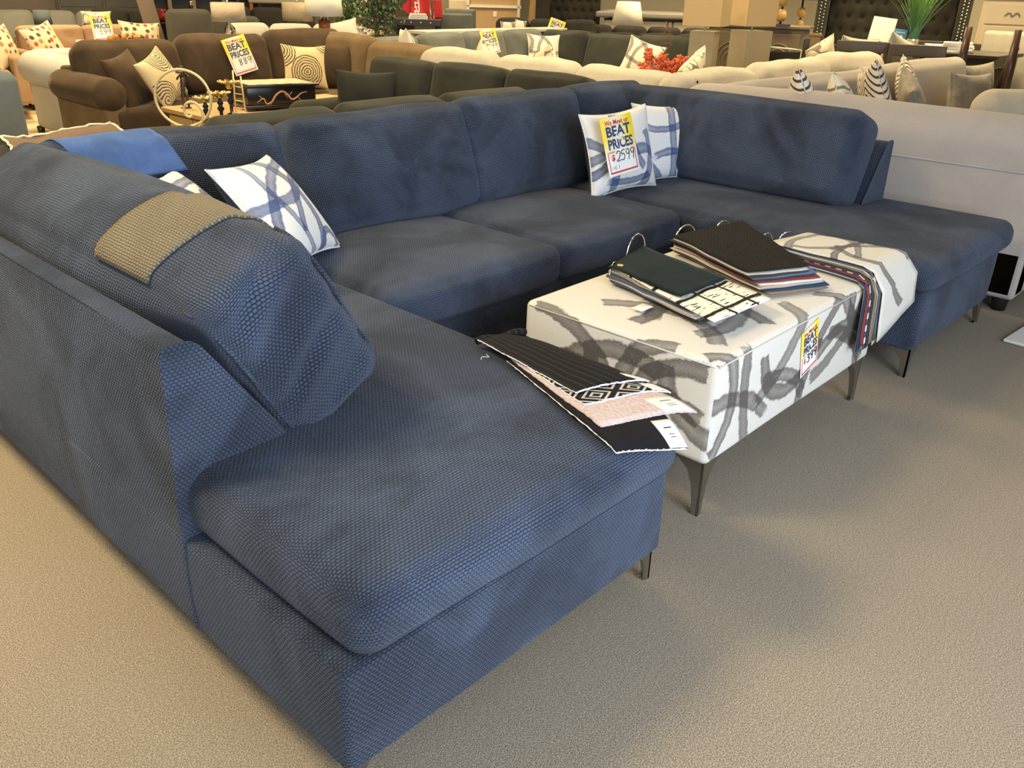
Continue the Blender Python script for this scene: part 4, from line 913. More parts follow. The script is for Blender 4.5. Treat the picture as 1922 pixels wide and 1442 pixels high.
# two grey dining chairs and the dark plank table with red bottles
def up_chair(label,px,py,d,mat,rzo=0,w=.5,h=.95,legmat=None,seatd=.5):
    c,rz=face(px,py,d); o=thing('upholstered_chair',label,'chair',(c[0],c[1],0),rz+D(rzo))
    part('backrest',sbox(w,.09,h-.40,.03,3,4,puff=(0,.02,0)).mv(0,seatd/2,(h+.40)/2),mat,o); part('seat',sbox(w,seatd,.11,.03,3,3,puff=(0,0,.015)).mv(0,0,.44),mat,o)
    for x in (-w/2+.03,w/2-.03):
        for y in (-seatd/2+.03,seatd/2-.02): part('leg',box(x-.02,x+.02,y-.02,y+.02,0,.40,.003),legmat or m_dwood,o,smooth=False)
    return o
up_chair('grey upholstered dining chair nearer the plank table',853,50,13.0,m_gray,rzo=178,w=.52,h=.99)
up_chair('grey upholstered dining chair with nail trim turned sideways',880,45,13.8,m_gray,rzo=150,w=.5,h=1.03)
c,rz=face(772,40,12.4)
o=thing('dining_table','dark plank dining table with bolt heads along its edge, far centre','table',(c[0],c[1],0),rz-D(3))
tz=float(c[2]); 
part('tabletop',box(-.38,.40,-.10,.75,tz-.05,tz+.03,.006),m_dwood,o,smooth=False)
for k in range(5): part('bolt',sbox(.018,.012,.018,.005,2,1).mv(-.26+.13*k,-.103,tz-.012),m_chrome,o)
part('pedestal',box(-.20,.02,.1,.6,.05,tz-.05,.01),plain('charcoal_board',(.035,.03,.025),.6),o,smooth=False); part('base',box(-.3,.3,0,.75,0,.05,.01),m_dwood,o,smooth=False); part('brace',tube([(-.24,-.05,tz-.06),(-.05,.1,tz-.30)],.03,4),m_dwood,o,smooth=False)
def on_table(px,py): return face(px,py,12.4)
cc,rz2=on_table(785,26); zb=tz+.03
o=thing('paper_stack','stack of white papers at the front of the plank table','papers',(cc[0],cc[1],zb),rz2)
for k in range(3): part('sheets',box(-.13+.02*k,.13-.01*k,-.02,.25,.0+.022*k,.020+.022*k,.002),m_paper,o,RZ(D(3*k)),smooth=False)
m_redf=plain('red_cloth',(.55,.03,.035),.8,var=.15)
def jersey(label,px,py,d,w,h,digit):
    c,rz=face(px,py,d); o=thing('fabric_banner',label,'cloth banner',(c[0],c[1],zb),rz)
    b=sbox(w,.06,h,.025,3,4,wr=.01,ws=6,seed=3).mv(0,0,h/2); b.v[:,0]*=1-.25*(b.v[:,2]/h); part('cloth',b,m_redf,o)
    if digit: part('lettering',text_g(digit,.07,.14,.03).mv(0,-.042,.14),m_wht,o,smooth=False)
    return o
cz=zb
jersey('red cloth jersey with white 53 standing on the plank table',783,25,12.6,.17,.38,'53')
jersey('red cloth with a pale stripe behind the glass vase on the plank table',801,25,12.75,.13,.40,None)
jersey('red cloth bundle at the right end of the plank table',822,27,12.7,.13,.25,None)
c,rz=face(770,20,12.75); b=thing('folded_cloth','red pointed cloth flap left of the jersey','cloth',(c[0],c[1],zb),rz)
part('cloth',prism([(-.13,.12),(0.06,.0),(.06,.30)],-.012,.012,'y'),m_redf,b,smooth=False)
c,rz=face(811,30,12.4); b=thing('vase','tall clear glass vase on the plank table','vase',(c[0],c[1],zb)); part('body',lathe([(.03,0),(.035,.01),(.028,.10),(.04,.25),(.045,.32),(.041,.32),(.035,.25),(.022,.10),(.001,.012)],18),m_glass,b); part('dried_stems',cat([tube([(0,0,.02),(.02*math.cos(k),.02*math.sin(k),.34)],.004,5) for k in range(5)]),plain('dried_stem',(.25,.18,.10),.8),b)
# ficus tree
m_leafg=plain('ficus_leaf',(.055,.105,.045),.5,var=.45,vs=12); m_leafl=plain('ivy_leaf',(.12,.20,.07),.5,var=.4,vs=12); m_bark=plain('bark',(.13,.09,.06),.8)
def leaf(p,L,wd,a,b,rs): 
    g=G([(0,0,0),(wd/2,.004,L*.45),(0,0,L),(-wd/2,.004,L*.45)],[(0,1,2,3)]); return g.t(T(p)@RZ(a)@RX(b))
def foliage(rs,cen,rad,n,L,wd):
    return cat([leaf(np.array(cen)+np.array([rs.gauss(0,rad[0]),rs.gauss(0,rad[1]),rs.gauss(0,rad[2])]),L*rs.uniform(.6,1.2),wd*rs.uniform(.6,1.2),rs.uniform(0,6.3),rs.uniform(.6,2.7),rs) for _ in range(n)])
c,rz=face(707,58,10.9); rs=random.Random(3)
o=thing('ficus_tree','artificial ficus tree with hanging leafy branches, far centre left','plant',(c[0],c[1],0),rz)
part('planter',lathe([(.13,0),(.16,.26),(.14,.26),(.12,.22),(.001,.22)],18),m_plast,o); part('trunk',tube([(0,0,.2),(.03,.02,.6),(-.02,0,1.0),(.02,.02,1.5)],[.03,.028,.024,.015],8),m_bark,o)
for i in range(5): part('branch',tube([(0,0,.85+.1*i),(.10*math.cos(2.2*i),.10*math.sin(2.2*i),1.05+.1*i),(.22*math.cos(2.2*i),.2*math.sin(2.2*i),1.10+.1*i)],.008,6),m_bark,o)
q=part('foliage',cat([foliage(rs,(.02,0,1.0),(.11,.11,.22),700,.075,.035),foliage(rs,(-.1,0,1.45),(.28,.2,.14),700,.075,.035),foliage(rs,(.20,0,1.17),(.05,.08,.10),160,.075,.035),foliage(rs,(-.30,0,1.2),(.06,.1,.10),150,.075,.035)]),m_leafg,o,smooth=False); q['kind']='stuff'
c,rz=face(655,42,12.6); o=thing('potted_plant','leafy green plant in a brown basket left of the ficus tree','plant',(c[0],c[1],.75),rz)
part('basket',lathe([(.07,0),(.10,.02),(.11,.14),(.10,.14),(.09,.05),(.001,.04)],16),plain('wicker',(.22,.13,.06),.8,var=.3,vs=40),o)
q=part('foliage',cat([foliage(rs,(-.02,0,.24),(.13,.10,.075),420,.085,.042)]),m_leafl,o,smooth=False); q['kind']='stuff'
tb=thing('console_table','pale wooden console table under the leafy plant','table',(c[0],c[1],0),rz); part('tabletop',box(-.45,.45,-.2,.2,.71,.749,.004),m_oak,tb,smooth=False)
for x in (-.4,.4):
    for y in (-.16,.16): part('leg',box(x-.025,x+.025,y-.025,y+.025,0,.71,.003),m_oak,tb,smooth=False)
# white table lamp with red wood base, two wrapped drum lamps
c,rz=face(610,62,9.55); z0=.60; o=thing('table_lamp','tall white drum lamp on a red-brown wooden base with chrome bands','lamp',(c[0],c[1],z0),rz)
tz2=float(at(610,26,d=9.55)[2])-z0
part('base',lathe([(.06,0),(.06,tz2-.19)],20),m_redwood,o); part('chrome_band',lathe([(.045,tz2-.19),(.045,tz2-.165)],20),m_chrome,o); part('upper_base',lathe([(.058,tz2-.165),(.058,tz2-.06)],20),m_redwood,o); part('chrome_neck',lathe([(.035,tz2-.06),(.035,tz2+.02)],16),m_chrome,o)
drum(o,.192,.175,tz2-.02,tz2+.22,m_shadew); part('finial',sbox(.02,.02,.03,.009,2,1).mv(0,0,tz2+.24),m_brass,o)
tb=thing('side_table','white side table under the red-brown lamp','table',(c[0],c[1],0),rz); part('tabletop',box(-.3,.3,-.2,.2,.57,.599,.004),m_white,tb,smooth=False)
for x in (-.26,.26):
    for y in (-.16,.16): part('leg',box(x-.02,x+.02,y-.02,y+.02,0,.57,.003),m_white,tb,smooth=False)
def drum_lamp(label,px,pyb,pyt,hw,d,stand,tlabel):
    c,rz=face(px,pyb,d); zb_=float(c[2]); zt_=float(at(px,pyt,d=d)[2]); o=thing('table_lamp',label,'lamp',(c[0],c[1],stand),rz)
    r=hw/FPX*d*1.08; drum(o,r,r*.97,zb_-stand,zt_-stand,m_shadeb); part('glass_body',lathe([(.05,.0),(.055,.01),(.065,.05),(.05,max(.06,zb_-stand-.06)),(.015,max(.08,zb_-stand-.02)),(.012,zb_-stand+.08)],18),m_glass,o)
    part('plastic_wrap',lathe([(r+.006,zb_-stand-.004),(r*.97+.006,zt_-stand+.004)],28),m_wrap,o); part('finial',sbox(.022,.022,.035,.009,2,1).mv(0,0,zt_-stand+.012),m_chrome,o)
    tb=thing('side_table',tlabel,'table',(c[0],c[1],0),rz); part('tabletop',box(-.22,.34,-.36,.2,stand-.03,stand-.001,.004),m_dwood,tb,smooth=False)
    for x in (-.19,.31):
        for y in (-.33,.17): part('leg',box(x-.02,x+.02,y-.02,y+.02,0,stand-.03,.003),m_dwood,tb,smooth=False)
g=NG('thin_plastic_wrap'); g.set(Base_Color=(1,1,1),Roughness=.12,Alpha=.16); g.bump(g.noise(g.ob(),9.,3,.6),.8,.05); m_wrap=g.m
drum_lamp('plastic wrapped buff drum lamp with a clear glass body behind the brown sectional',430,40,5,25,9.55,.705,'dark side table under the glass drum lamp')
drum_lamp('plastic wrapped buff drum lamp left of the tall white lamp',559,39,5,23,12.6,.72,'dark side table under the drum lamp left of the white lamp')
c,rz=face(448,66,9.3); o=thing('decorative_tray','silver lattice tray under the glass drum lamp','tray',(c[0],c[1],.722),rz); part('tray',cat([tube([(-.17+.085*k,0,0),(-.13+.085*k,0,.045),(-.085+.085*k,0,0)],.008,6) for k in range(4)]+[tube([(-.18,0,-.006),(.18,0,-.006)],.010,6)]),m_chrome,o)
# white sofa behind the brown one
far_sofa('white sofa seen from behind between the two drum lamps',545,46,11.0,3,.50,m_white,rzo=180,seed=81)
c,rz=face(668,66,10.3); pillow('cream pillow with brown marks lying near the white sofa right end',m_leaf,(c[0],c[1],float(c[2])-.08),rz,D(30),D(20),w=.34,h=.22,seed=82)
c,rz=face(640,66,10.2); pillow('off-white pillow right of the tall white lamp',m_white,(c[0],c[1],float(c[2])-.10),rz,D(20),D(-12),w=.40,h=.26,seed=83)
# ================================================================== FAR LEFT CORNER
def two_seat(label,x,y,rz,w,n,mat,top=.84,seed=0,arms=True,nm='sofa',cat_='sofa',tuft=True,depth=.85):
    o=thing(nm,label,cat_,(x,y,0),rz); Lw=n*w
    P=lambda nm,g,m=mat,**k:part(nm,g,m,o,**k)
    P('base',sbox(Lw,depth,.20,.02,2,3).mv(0,-depth/2,.26))
    for i in range(n):
        xc=-Lw/2+(i+.5)*w
        g=sbox(w-.006,.17,top-.40,.055,4,(12,3,10),puff=(0,.02,.006))
        if tuft:
            for dx in (-.17,.17):
                for z in (-.06,.10):
                    d=np.hypot(g.v[:,0]-dx*w/.7,(g.v[:,2]-z)); f=(g.v[:,1]<0); g.v[f,1]+=.028*np.exp(-(d[f]/.035)**2)
        P('back_cushion',g.t(T((xc,-.12,(top+.40)/2))@RX(D(-9))))
        P('seat_cushion',sbox(w-.006,depth-.22,.13,.04,3,3,puff=(0,0,.015)).mv(xc,-depth/2-.08,.40))
    P('back_panel',sbox(Lw,.06,top-.28,.02,2,2).mv(0,-.03,(top-.1+.18)/2))
    if arms:
        for sx in (-1,1): P('arm',sbox(.12,depth,.44,.035,3,3).mv(sx*(Lw/2+.06),-depth/2,.39))
    for sx in (-1,1):
        for yy in (-.08,-depth+.08): P('leg',lathe([(.014,0),(.025,.165)],10).mv(sx*(Lw/2),yy,0),m_dwood)
    return o
two_seat('tan tufted loveseat with a dotted pillow at each end, far left',3.63,9.95,0,.70,2,m_tan,top=.83,seed=91)
two_seat('tan tufted armchair left of the tan loveseat, cut by the frame edge',2.35,9.55,D(-14),.62,1,m_tan,top=.80,seed=92,nm='armchair',cat_='armchair')
def dot_mat():
    g=NG('cream_cloth_with_red_dots'); uv=g.uv()
    v=g.node('TexVoronoi',{'feature':'F1'},Vector=uv,Scale=13.,Randomness=.55); m=g.rng(v.outputs['Distance'],.30,.34,1,0)
    hs=g.node('SeparateXYZ',Vector=v.outputs['Color']); col=g.mix(g.rng(hs.outputs[0],.45,.5),(.55,.09,.035),(.10,.075,.055)); col=g.mix(g.rng(hs.outputs[1],.7,.72),col,(.45,.28,.10))
    g.set(Base_Color=g.mix(m,(.78,.66,.42),col),Roughness=.9); return g.m
m_dot=dot_mat()
pillow('red dotted pillow leaning at the left end of the tan loveseat',m_dot,dict(y=9.45),D(24),D(20),D(-12),w=.44,h=.40,seed=93,px=(83,81))
pillow('red dotted pillow at the right end of the tan loveseat',m_dot,dict(y=9.5),D(-8),D(14),D(4),w=.46,h=.38,seed=94,px=(265,72))
pillow('red dotted pillow on the tan armchair at the left edge',m_dot,dict(y=9.15),D(40),D(14),D(-4),w=.40,h=.42,seed=95,px=(4,88))
c,rz=face(225,76,9.75)
o=thing('console_table','narrow white topped table behind the brown sectional back','table',(c[0],c[1],0),rz); zc=float(c[2])
part('tabletop',box(-.39,.39,-.12,.12,zc-.03,zc,.004),m_white,o,smooth=False)
for x in (-.30,.30): part('leg',box(x-.02,x+.02,-.08,.08,0,zc-.03,.003),m_white,o,smooth=False)
c,rz=face(197,76,9.75); price_sheet('yellow price sheet standing on the narrow white table among orange flowers',RZ(rz)@RX(D(-10))@RY(D(-4)),.18,.235,'599',(c[0],c[1],zc+.002),0,False)
rs=random.Random(5); c,rz=face(234,75,9.7); o=thing('flower_arrangement','low garland of orange flowers and dark leaves on the narrow white table','flowers',(c[0],c[1],zc))
for k in range(7): part('blossom',sbox(.055,.05,.045,.02,3,2,wr=.008,ws=20,seed=k).mv(-.13+.045*k+rs.uniform(-.01,.01),rs.uniform(-.03,.03),.022+.012*(k%2)),plain('marigold_%s'%'abcdefg'[k],(.50,.22+.03*(k%3),.04),.8) if k==0 else bpy.data.materials['marigold_a'],o,RZ(rz))
q=part('foliage',cat([leaf((rs.uniform(-.05,.2),rs.uniform(-.04,.04),rs.uniform(0,.04)),.06,.025,rs.uniform(0,6),rs.uniform(.8,1.6),rs) for _ in range(40)]),plain('dark_leaf',(.05,.055,.03),.7),o,RZ(rz),smooth=False); q['kind']='stuff'
# white sofa arm behind the brown arm
wa=at(134,141,y=7.05)
o=thing('sofa','white rolled-arm sofa just left behind the brown rolled arm','sofa',(3.0,7.05,0))
arm=lathe([(.001,-.45),(.10,-.445),(.145,-.41),(.155,-.3),(.155,.40),(.001,.44)],20).t(RX(D(90))); part('arm',arm.mv(wa[0]-3.0,.42,wa[2]),m_white,o)
part('arm_panel',sbox(.20,.84,.42,.03,2,3).mv(wa[0]-2.97,.42,.27),m_white,o); part('base',sbox(1.1,.86,.34,.04,2,3).mv(wa[0]-2.43,.45,.24),m_white,o); part('back_panel',sbox(1.1,.16,.62,.05,3,3).mv(wa[0]-2.43,.86,.42),m_white,o)
for x,y in ((-.28,.06),(-.28,.8),(.85,.06),(.85,.8)): part('foot',lathe([(.03,0),(.035,.07)],10).mv(x+wa[0]-2.78,y,0),m_dwood,o)
# slate armchair at the left edge
o=thing('armchair','slate grey armchair at the left edge in front of the tan seats','armchair',tuple(at(-50,190,d=6.8)[:2])+(0,),D(10))
part('backrest',sbox(.62,.20,.46,.07,4,4,puff=(0,.03,.01)).mv(-.02,0,.53),m_teal,o); part('base',sbox(.62,.66,.30,.04,3,3).mv(-.02,.28,.21),m_teal,o); part('seat_cushion',sbox(.56,.5,.12,.04,3,3,puff=(0,0,.02)).mv(-.02,.34,.40),m_teal,o)
for x in (-.27,.23):
    for y in (.02,.54): part('leg',lathe([(.015,0),(.022,.07)],8).mv(x,y,0),m_dwood,o)
# pale rug in the sunlit aisle
o=solo('area_rug',sbox(2.2,1.6,.012,.005,1,2).t(T((2.55,8.55,.007))@RZ(D(0))),lines_mat('cream_rug_with_amber_bands',(.66,.55,.38),(.58,.36,.12),lambda g,uv:g.math('MULTIPLY',g.rng(g.math('FRACT',g.math('ADD',g.math('MULTIPLY',g.node('SeparateXYZ',Vector=uv).outputs[1],1.7),g.math('MULTIPLY',g.noise(uv,3.,2),.3))),.62,.75),.8)),'cream rug with amber bands on the floor in front of the tan loveseat','rug')
# grey tufted sofa and dark sofas far behind
o=far_sofa('grey sofa with button tufts behind the tan loveseat',100,20,14.2,3,.52,m_grayl,rzo=6,seed=101)
for q_ in (-.55,.0,.5): part('tuft_button',sbox(.05,.03,.05,.014,2,1).mv(q_,.02,float(at(100,31,d=14.2)[2])),m_char_and_shade,o)
c,rz=face(81,40,13.0); o=thing('drum_stool','small slate drum stool shade on a stand, far left','lamp',(c[0],c[1],.0),rz); zc=float(c[2]); drum(o,.105,.095,zc-.05,zc+.13,m_teal,'drum_shade'); part('stem',lathe([(.10,0),(.10,.02),(.015,.04),(.015,zc-.02)],14),m_chrome,o); part('shade_support',tube([(-.09,0,zc),(.09,0,zc)],.004,5),m_chrome,o)
far_sofa('long dark sofa between the grey tufted sofa and the leaning panel',240,15,12.9,2,.45,m_black,rzo=4,seed=102)
c,rz=face(183,42,12.35); pillow('cream patterned pillow on top behind the tan loveseat',m_wig,(c[0],c[1],float(c[2])-.03),rz,D(12),D(0),w=.34,h=.16,t=.1,seed=103)
far_sofa('dark grey sofa with one large loose cushion behind the brown sectional',352,18,11.6,1,.52,m_dgray,rzo=2,seed=104)
far_sofa('charcoal sofa right of the dark grey sofa, behind the glass drum lamp',425,30,12.9,2,.42,m_dgray,seed=105)
far_sofa('black sofa under the drum lamps, farther back',500,14,14.3,3,.46,m_black,seed=106)
c,rz=face(292,70,12.0); o=solo('leaning_board',sbox(.19,.035,1.50,.006,1,2).t(T((c[0],c[1],.71))@RZ(rz)@RY(D(-9))),plain('weathered_brown_wood',(.20,.15,.095),.6,var=.15),'weathered brown wooden board leaning behind the tan loveseat','board')
c,rz=face(308,42,12.8); o=thing('jar','glossy dark red lidded jar on a black stand','jar',(c[0],c[1],0),rz); zc=float(c[2])
part('stand',lathe([(.10,0),(.10,.03),(.05,.05),(.05,zc-.02),(.07,zc)],14),m_plast,o); part('body',lathe([(.03,zc),(.07,zc+.04),(.075,zc+.09),(.045,zc+.14),(.05,zc+.15),(.001,zc+.165)],18),plain('dark_red_glaze',(.18,.012,.012),.15),o)
c,rz=face(360,22,13.6); o=thing('figurine','small black and gold figurine on the far dark cabinet','figurine',(c[0],c[1],float(c[2])),rz); part('body',lathe([(.03,0),(.035,.01),(.02,.04),(.03,.07),(.012,.10)],12),m_blackp,o); part('head',sbox(.035,.035,.04,.015,2,1).mv(0,0,.118),m_chrome,o); part('gold_collar',lathe([(.018,.09),(.022,.095),(.018,.10)],12),m_brass,o)
cab=thing('cabinet','tall dark cabinet under the black and gold figurine','cabinet',(c[0],c[1],0),rz); part('body',box(-.35,.6,-.04,.36,.06,float(c[2])-.001,.006),m_plast,cab,smooth=False)
for x in (-.3,.55):
    for y in (0,.3): part('leg',box(x-.02,x+.02,y-.02,y+.02,0,.061,.003),m_plast,cab,smooth=False)
c,rz=face(50,10,15.8); o=thing('dresser','wide brown dresser at the back wall, far left','dresser',(c[0],c[1],0),rz); m_drs=plain('brown_dresser_wood',(.27,.205,.13),.5,var=.15); m_drk=plain('dark_cabinet_wood',(.15,.135,.10),.5,var=.15)
part('case',box(-.75,.50,0,.5,.08,1.40,.01),m_drs,o,smooth=False)
for k in range(4): part('drawer_front',box(-.70,.42,-.02,.001,.16+.30*k,.43+.30*k,.008),m_drs,o,smooth=False)
for x in (-.70,.45): part('leg',box(x-.04,x+.04,.05,.45,0,.081,.004),m_drs,o,smooth=False)
c,rz=face(190,14,15.6); o=thing('armoire','dark grey-brown armoire right of the brown dresser','armoire',(c[0],c[1],0),rz); part('case',box(-.62,.62,0,.5,.08,1.7,.01),m_drk,o,smooth=False)
for x in (-.31,.31):
    d_=part('door',box(x-.28,x+.28,-.02,.001,.14,1.64,.01),m_drk,o,smooth=False); part('door_panel',box(x-.24,x+.24,-.03,-.019,.9,1.56,.008),m_drk,d_,smooth=False)
for x in (-.56,.56): part('leg',box(x-.04,x+.04,.05,.45,0,.081,.004),m_drk,o,smooth=False)
for i,(px,lb,d) in enumerate(((345,'dark open shelf unit behind the dark grey sofa',15.2),(470,'dark shelf unit behind the glass drum lamp',16.4))):
    c,rz=face(px,10,d); o=thing('shelf_unit',lb,'shelf',(c[0],c[1],0),rz)
    part('back_board',box(-.57,.62,.38,.40,0,1.7,.004),m_drk,o,smooth=False)
    for x in (-.55,-.2,.15,.60): part('upright',box(x-.03,x+.03,0,.39,0,1.7,.004),m_drs if i==0 else m_dwood,o,smooth=False)
    for z in (.1,.6,1.1,1.6): part('shelf_board',box(-.55,.60,.02,.38,z-.015,z+.015,.003),m_drk,o,smooth=False)
c,rz=face(520,4,15.4); o=thing('bench','wooden framed bench with a pale cushion, far behind the drum lamps','bench',(c[0],c[1],0),rz); zc=float(c[2]); part('cushion',sbox(1.0,.4,.09,.03,3,3).mv(.05,.2,zc+.02),m_tick,o); 
for x in (-.42,.52):
    for y in (.04,.36): part('leg',tube([(x,y,0),(x*.97,y,zc-.02)],.03,8),m_redwood,o)
# ================================================================== FAR RIGHT
c,rz=face(1450,48,10.6)
o=thing('sideboard','carved grey-brown sideboard with round medallions behind the column lamps','sideboard',(c[0],c[1],0),rz-D(8)); zc=float(c[2]); m_crv=plain('grey_brown_carved_wood',(.155,.12,.075),.45,var=.25,vs=8)
part('body',box(-.70,.36,0,.45,.10,zc-.03,.01),m_crv,o,smooth=False); part('top',box(-.74,.40,-.03,.48,zc-.03,zc,.006),m_crv,o,smooth=False)
for x in (-.42,.10): 
    q=part('door',box(x-.22,x+.22,-.02,.001,.16,zc-.08,.006),m_crv,o,smooth=False)
    part('medallion',cat([tube([(x+r*math.cos(a),-.024,.66+1.15*r*math.sin(a)) for a in np.linspace(0,2*PI,28)[:-1]],.010,6,True) for r in (.16,.115,.07)]+[sbox(.07,.03,.09,.014,3,2).mv(x,-.02,.66)]),m_crv,q)
for x in (-.64,.30): part('leg',box(x-.04,x+.04,.03,.42,0,.101,.004),m_crv,o,smooth=False)
def at_top(px,py,d): c,rz=face(px,py,d); return c,rz
c2,_=face(1372,48,10.8); o=solo('glass_vase',lathe([(.05,0),(.06,.01),(.05,.10),(.06,.35),(.056,.35),(.045,.1),(.001,.02)],18).mv(c2[0],c2[1],zc+.001),plain('grey_blue_glass',(.16,.20,.20),.1),'grey-blue tall vase between the two column lamp shades','vase')
c2,_=face(1384,50,10.7); o=solo('picture_frame',sbox(.06,.02,.28,.004,1,1).t(T((c2[0],c2[1],zc+.142))@RZ(rz)),m_oak,'slim pale frame behind the right column lamp shade','frame')
c2,_=face(1443,48,10.5); o=solo('vase',lathe([(.055,0),(.055,.24),(.05,.245),(.05,.02),(.001,.015)],18).mv(c2[0],c2[1],zc+.001),plain('rose_grey_cylinder',(.22,.17,.145),.4),'rose grey cylinder vase on the sideboard right of the lamps','vase')
m_amber=plain('amber_ball',(.42,.26,.08),.45,var=.3,vs=25); m_shadek=plain('black_foil_shade',(.03,.025,.022),.3)
def ball_lamp(label,px,py,d,n,zs,r=.058):
    c,rz=face(px,py,d); o=thing('table_lamp',label,'lamp',(c[0],c[1],zs),rz)
    part('base',box(-.11,.11,-.05,.05,0,.022,.003),m_blackp,o,smooth=False); part('rod',tube([(0,0,.02),(0,0,.10+n*.155+.05)],.012,8),m_blackp,o)
    for k in range(n): part('ball',lathe([(.001,.03)]+[(r*math.sin(a),.035+r*1.12*(1-math.cos(a))) for a in np.linspace(.25,PI-.25,9)]+[(.001,.035+r*2.24)],18).mv(0,0,.155*k+.005),m_amber,o)
    drum(o,.21,.20,.10+n*.155+.0,.10+n*.155+.25,m_shadek); part('shade_support',tube([(-.2,0,.12+n*.155),(.2,0,.12+n*.155)],.004,5),m_blackp,o)
ball_lamp('stacked amber ball lamp standing on the sideboard',1464,46,10.45,2,zc+.001)
c,rz=face(1500,63,12.9); zn=float(c[2])
ball_lamp('stacked amber ball lamp with black foil shade on the wooden nightstand',1498,62,12.9,2,zn+.001)
o=thing('nightstand','pale wooden nightstand under the right amber ball lamp','nightstand',(c[0],c[1],0),rz); m_ns=plain('weathered_oak',(.22,.155,.085),.6,var=.2)
part('body',box(-.24,.28,-.08,.36,.1,zn-.02,.006),m_ns,o,smooth=False); part('top',box(-.27,.30,-.1,.38,zn-.02,zn,.004),m_ns,o,smooth=False)
for k in range(2): q=part('drawer_front',box(-.20,.24,-.095,-.079,.16+.25*k,.39+.25*k,.004),m_ns,o,smooth=False); part('knob',sbox(.03,.03,.03,.012,2,1).mv(.02,-.108,.28+.25*k),m_brass,q)
for x in (-.2,.24): part('leg',box(x-.025,x+.025,-.04,.32,0,.101,.003),m_ns,o,smooth=False)
# big nailhead headboard bed
c,rz=face(1664,70,13.8)
o=thing('bed','queen bed with a tall charcoal tufted headboard edged with nail heads','bed',(c[0],c[1],0),rz)
tufted(o,1.62,1.25,.55,m_black,nx=9,nz=7)
for sx in (-1,1):
    w_=part('headboard_wing',sbox(.16,.26,1.85,.03,3,3).mv(sx*.90,-.06,.925),m_char_and_shade,o)
    part('nail_heads',cat([sbox(.020,.012,.020,.006,2,1).mv(sx*(.87+.05*j),-.193,.35+.042*k+.02*j) for k in range(34) for j in range(2)]),m_chrome,w_)
part('mattress',sbox(1.7,1.5,.34,.06,3,4,puff=(0,0,.03)).mv(0,-.85,.40),m_white,o); part('bed_frame',box(-.86,.86,-1.62,-.05,.12,.24,.02),m_char_and_shade,o,smooth=False)
for sx in (-.8,.8): part('leg',box(sx-.04,sx+.04,-1.55,-1.47,0,.121,.004),m_dwood,o,smooth=False)
part('bedspread',sbox(1.78,1.2,.08,.03,3,4,wr=.012,ws=1.2,seed=5).mv(-.02,-.98,.59),plain('grey_white_bedspread',(.46,.42,.35),.9),o)
# dining table with chairs
m_esp=plain('espresso_table_wood',(.022,.020,.016),.25,var=.2); m_chairw=plain('dark_chair_wood',(.050,.040,.028),.4,var=.2)
cR=at(1876,106,d=10.0); cL=at(1560,84,d=10.6); zt_=float((cR[2]+cL[2])/2); ang=math.atan2(cR[1]-cL[1],cR[0]-cL[0]); Ln=float(np.linalg.norm((cR-cL)[:2]))
o=thing('dining_table','long dark espresso dining table carrying papers, cards and the green grass plant','table',(cL[0],cL[1],0),ang)
part('tabletop',box(-.05,Ln,-.02,.80,zt_-.035,zt_,.004),m_esp,o,smooth=False); part('apron',cat([box(.04,Ln-.08,.04,.07,zt_-.13,zt_-.035,.003),box(.04,Ln-.08,.72,.75,zt_-.13,zt_-.035,.003),box(Ln-.11,Ln-.08,.04,.75,zt_-.13,zt_-.035,.003)]),m_esp,o,smooth=False)
for x in (.04,Ln-.12):
    for y in (.03,.70): part('leg',box(x,x+.08,y,y+.07,0,zt_-.034,.004),m_esp,o,smooth=False)
part('lattice_side',cat([tube([(Ln-.09,.1+.1*k,zt_-.14),(Ln-.09,.22+.1*k,zt_-.42)],.018,4) for k in range(6)]),m_esp,o,smooth=False)
def wood_chair(label,px,py,d,rzo=0,w=.44):
    c,rz=face(px,py,d); zt=float(c[2]); o=thing('dining_chair',label,'chair',(c[0],c[1],0),rz+D(rzo))
    part('top_rail',sbox(w,.035,.10,.012,2,(6,1,2)).mv(0,0,zt-.05),m_chairw,o); part('lower_rail',box(-w/2,w/2,-.012,.012,zt-.30,zt-.25,.004),m_chairw,o,smooth=False)
    for x in (-w/2+.02,w/2-.02): part('back_post',box(x-.02,x+.02,-.016,.016,0,zt-.02,.004),m_chairw,o,smooth=False)
    for x in (-.10,.0,.10): part('slat',box(x-.025,x+.025,-.008,.008,zt-.25,zt-.09,.003),m_chairw,o,smooth=False)
    part('seat',sbox(w,.42,.05,.02,2,2).mv(0,.21,.47),m_chairw,o)
    for x in (-w/2+.03,w/2-.03): part('leg',box(x-.02,x+.02,.37,.41,0,.45,.003),m_chairw,o,smooth=False)
wood_chair('dark dining chair in front of the white card stand, left of the pair',1621,77,9.0,0,.46)
wood_chair('dark dining chair in front of the grass plant, right of the pair',1724,84,8.8,-4,.47)
wood_chair('dark dining chair on the far side of the table behind the grass',1738,76,11.75,176,.42)
wood_chair('dark dining chair on the far side behind the stacked papers',1808,80,11.6,172,.44)
zt_+=.001
def tabl(px,d): c,rz=face(px,80,d); return c,rz
c,rz=tabl(1648,10.55); o=thing('card_stand','white blank card stand leaning back on the dining table','sign',(c[0],c[1],zt_),rz); part('card',box(-.12,.12,-.003,.003,0,.30,.001),m_paper,o,RX(D(-12))@RY(D(6)),smooth=False); part('print_line',cat([box(-.09,.02,-.0045,-.003,.055,.062,.0004),box(-.02,.07,-.0045,-.003,.04,.046,.0004),box(-.08,-.01,-.0045,-.003,.004,.014,.0004)]),m_ink,o,RX(D(-12))@RY(D(6)),smooth=False); part('foot',box(-.12,.12,0,.09,0,.004,.001),m_paper,o,smooth=False)
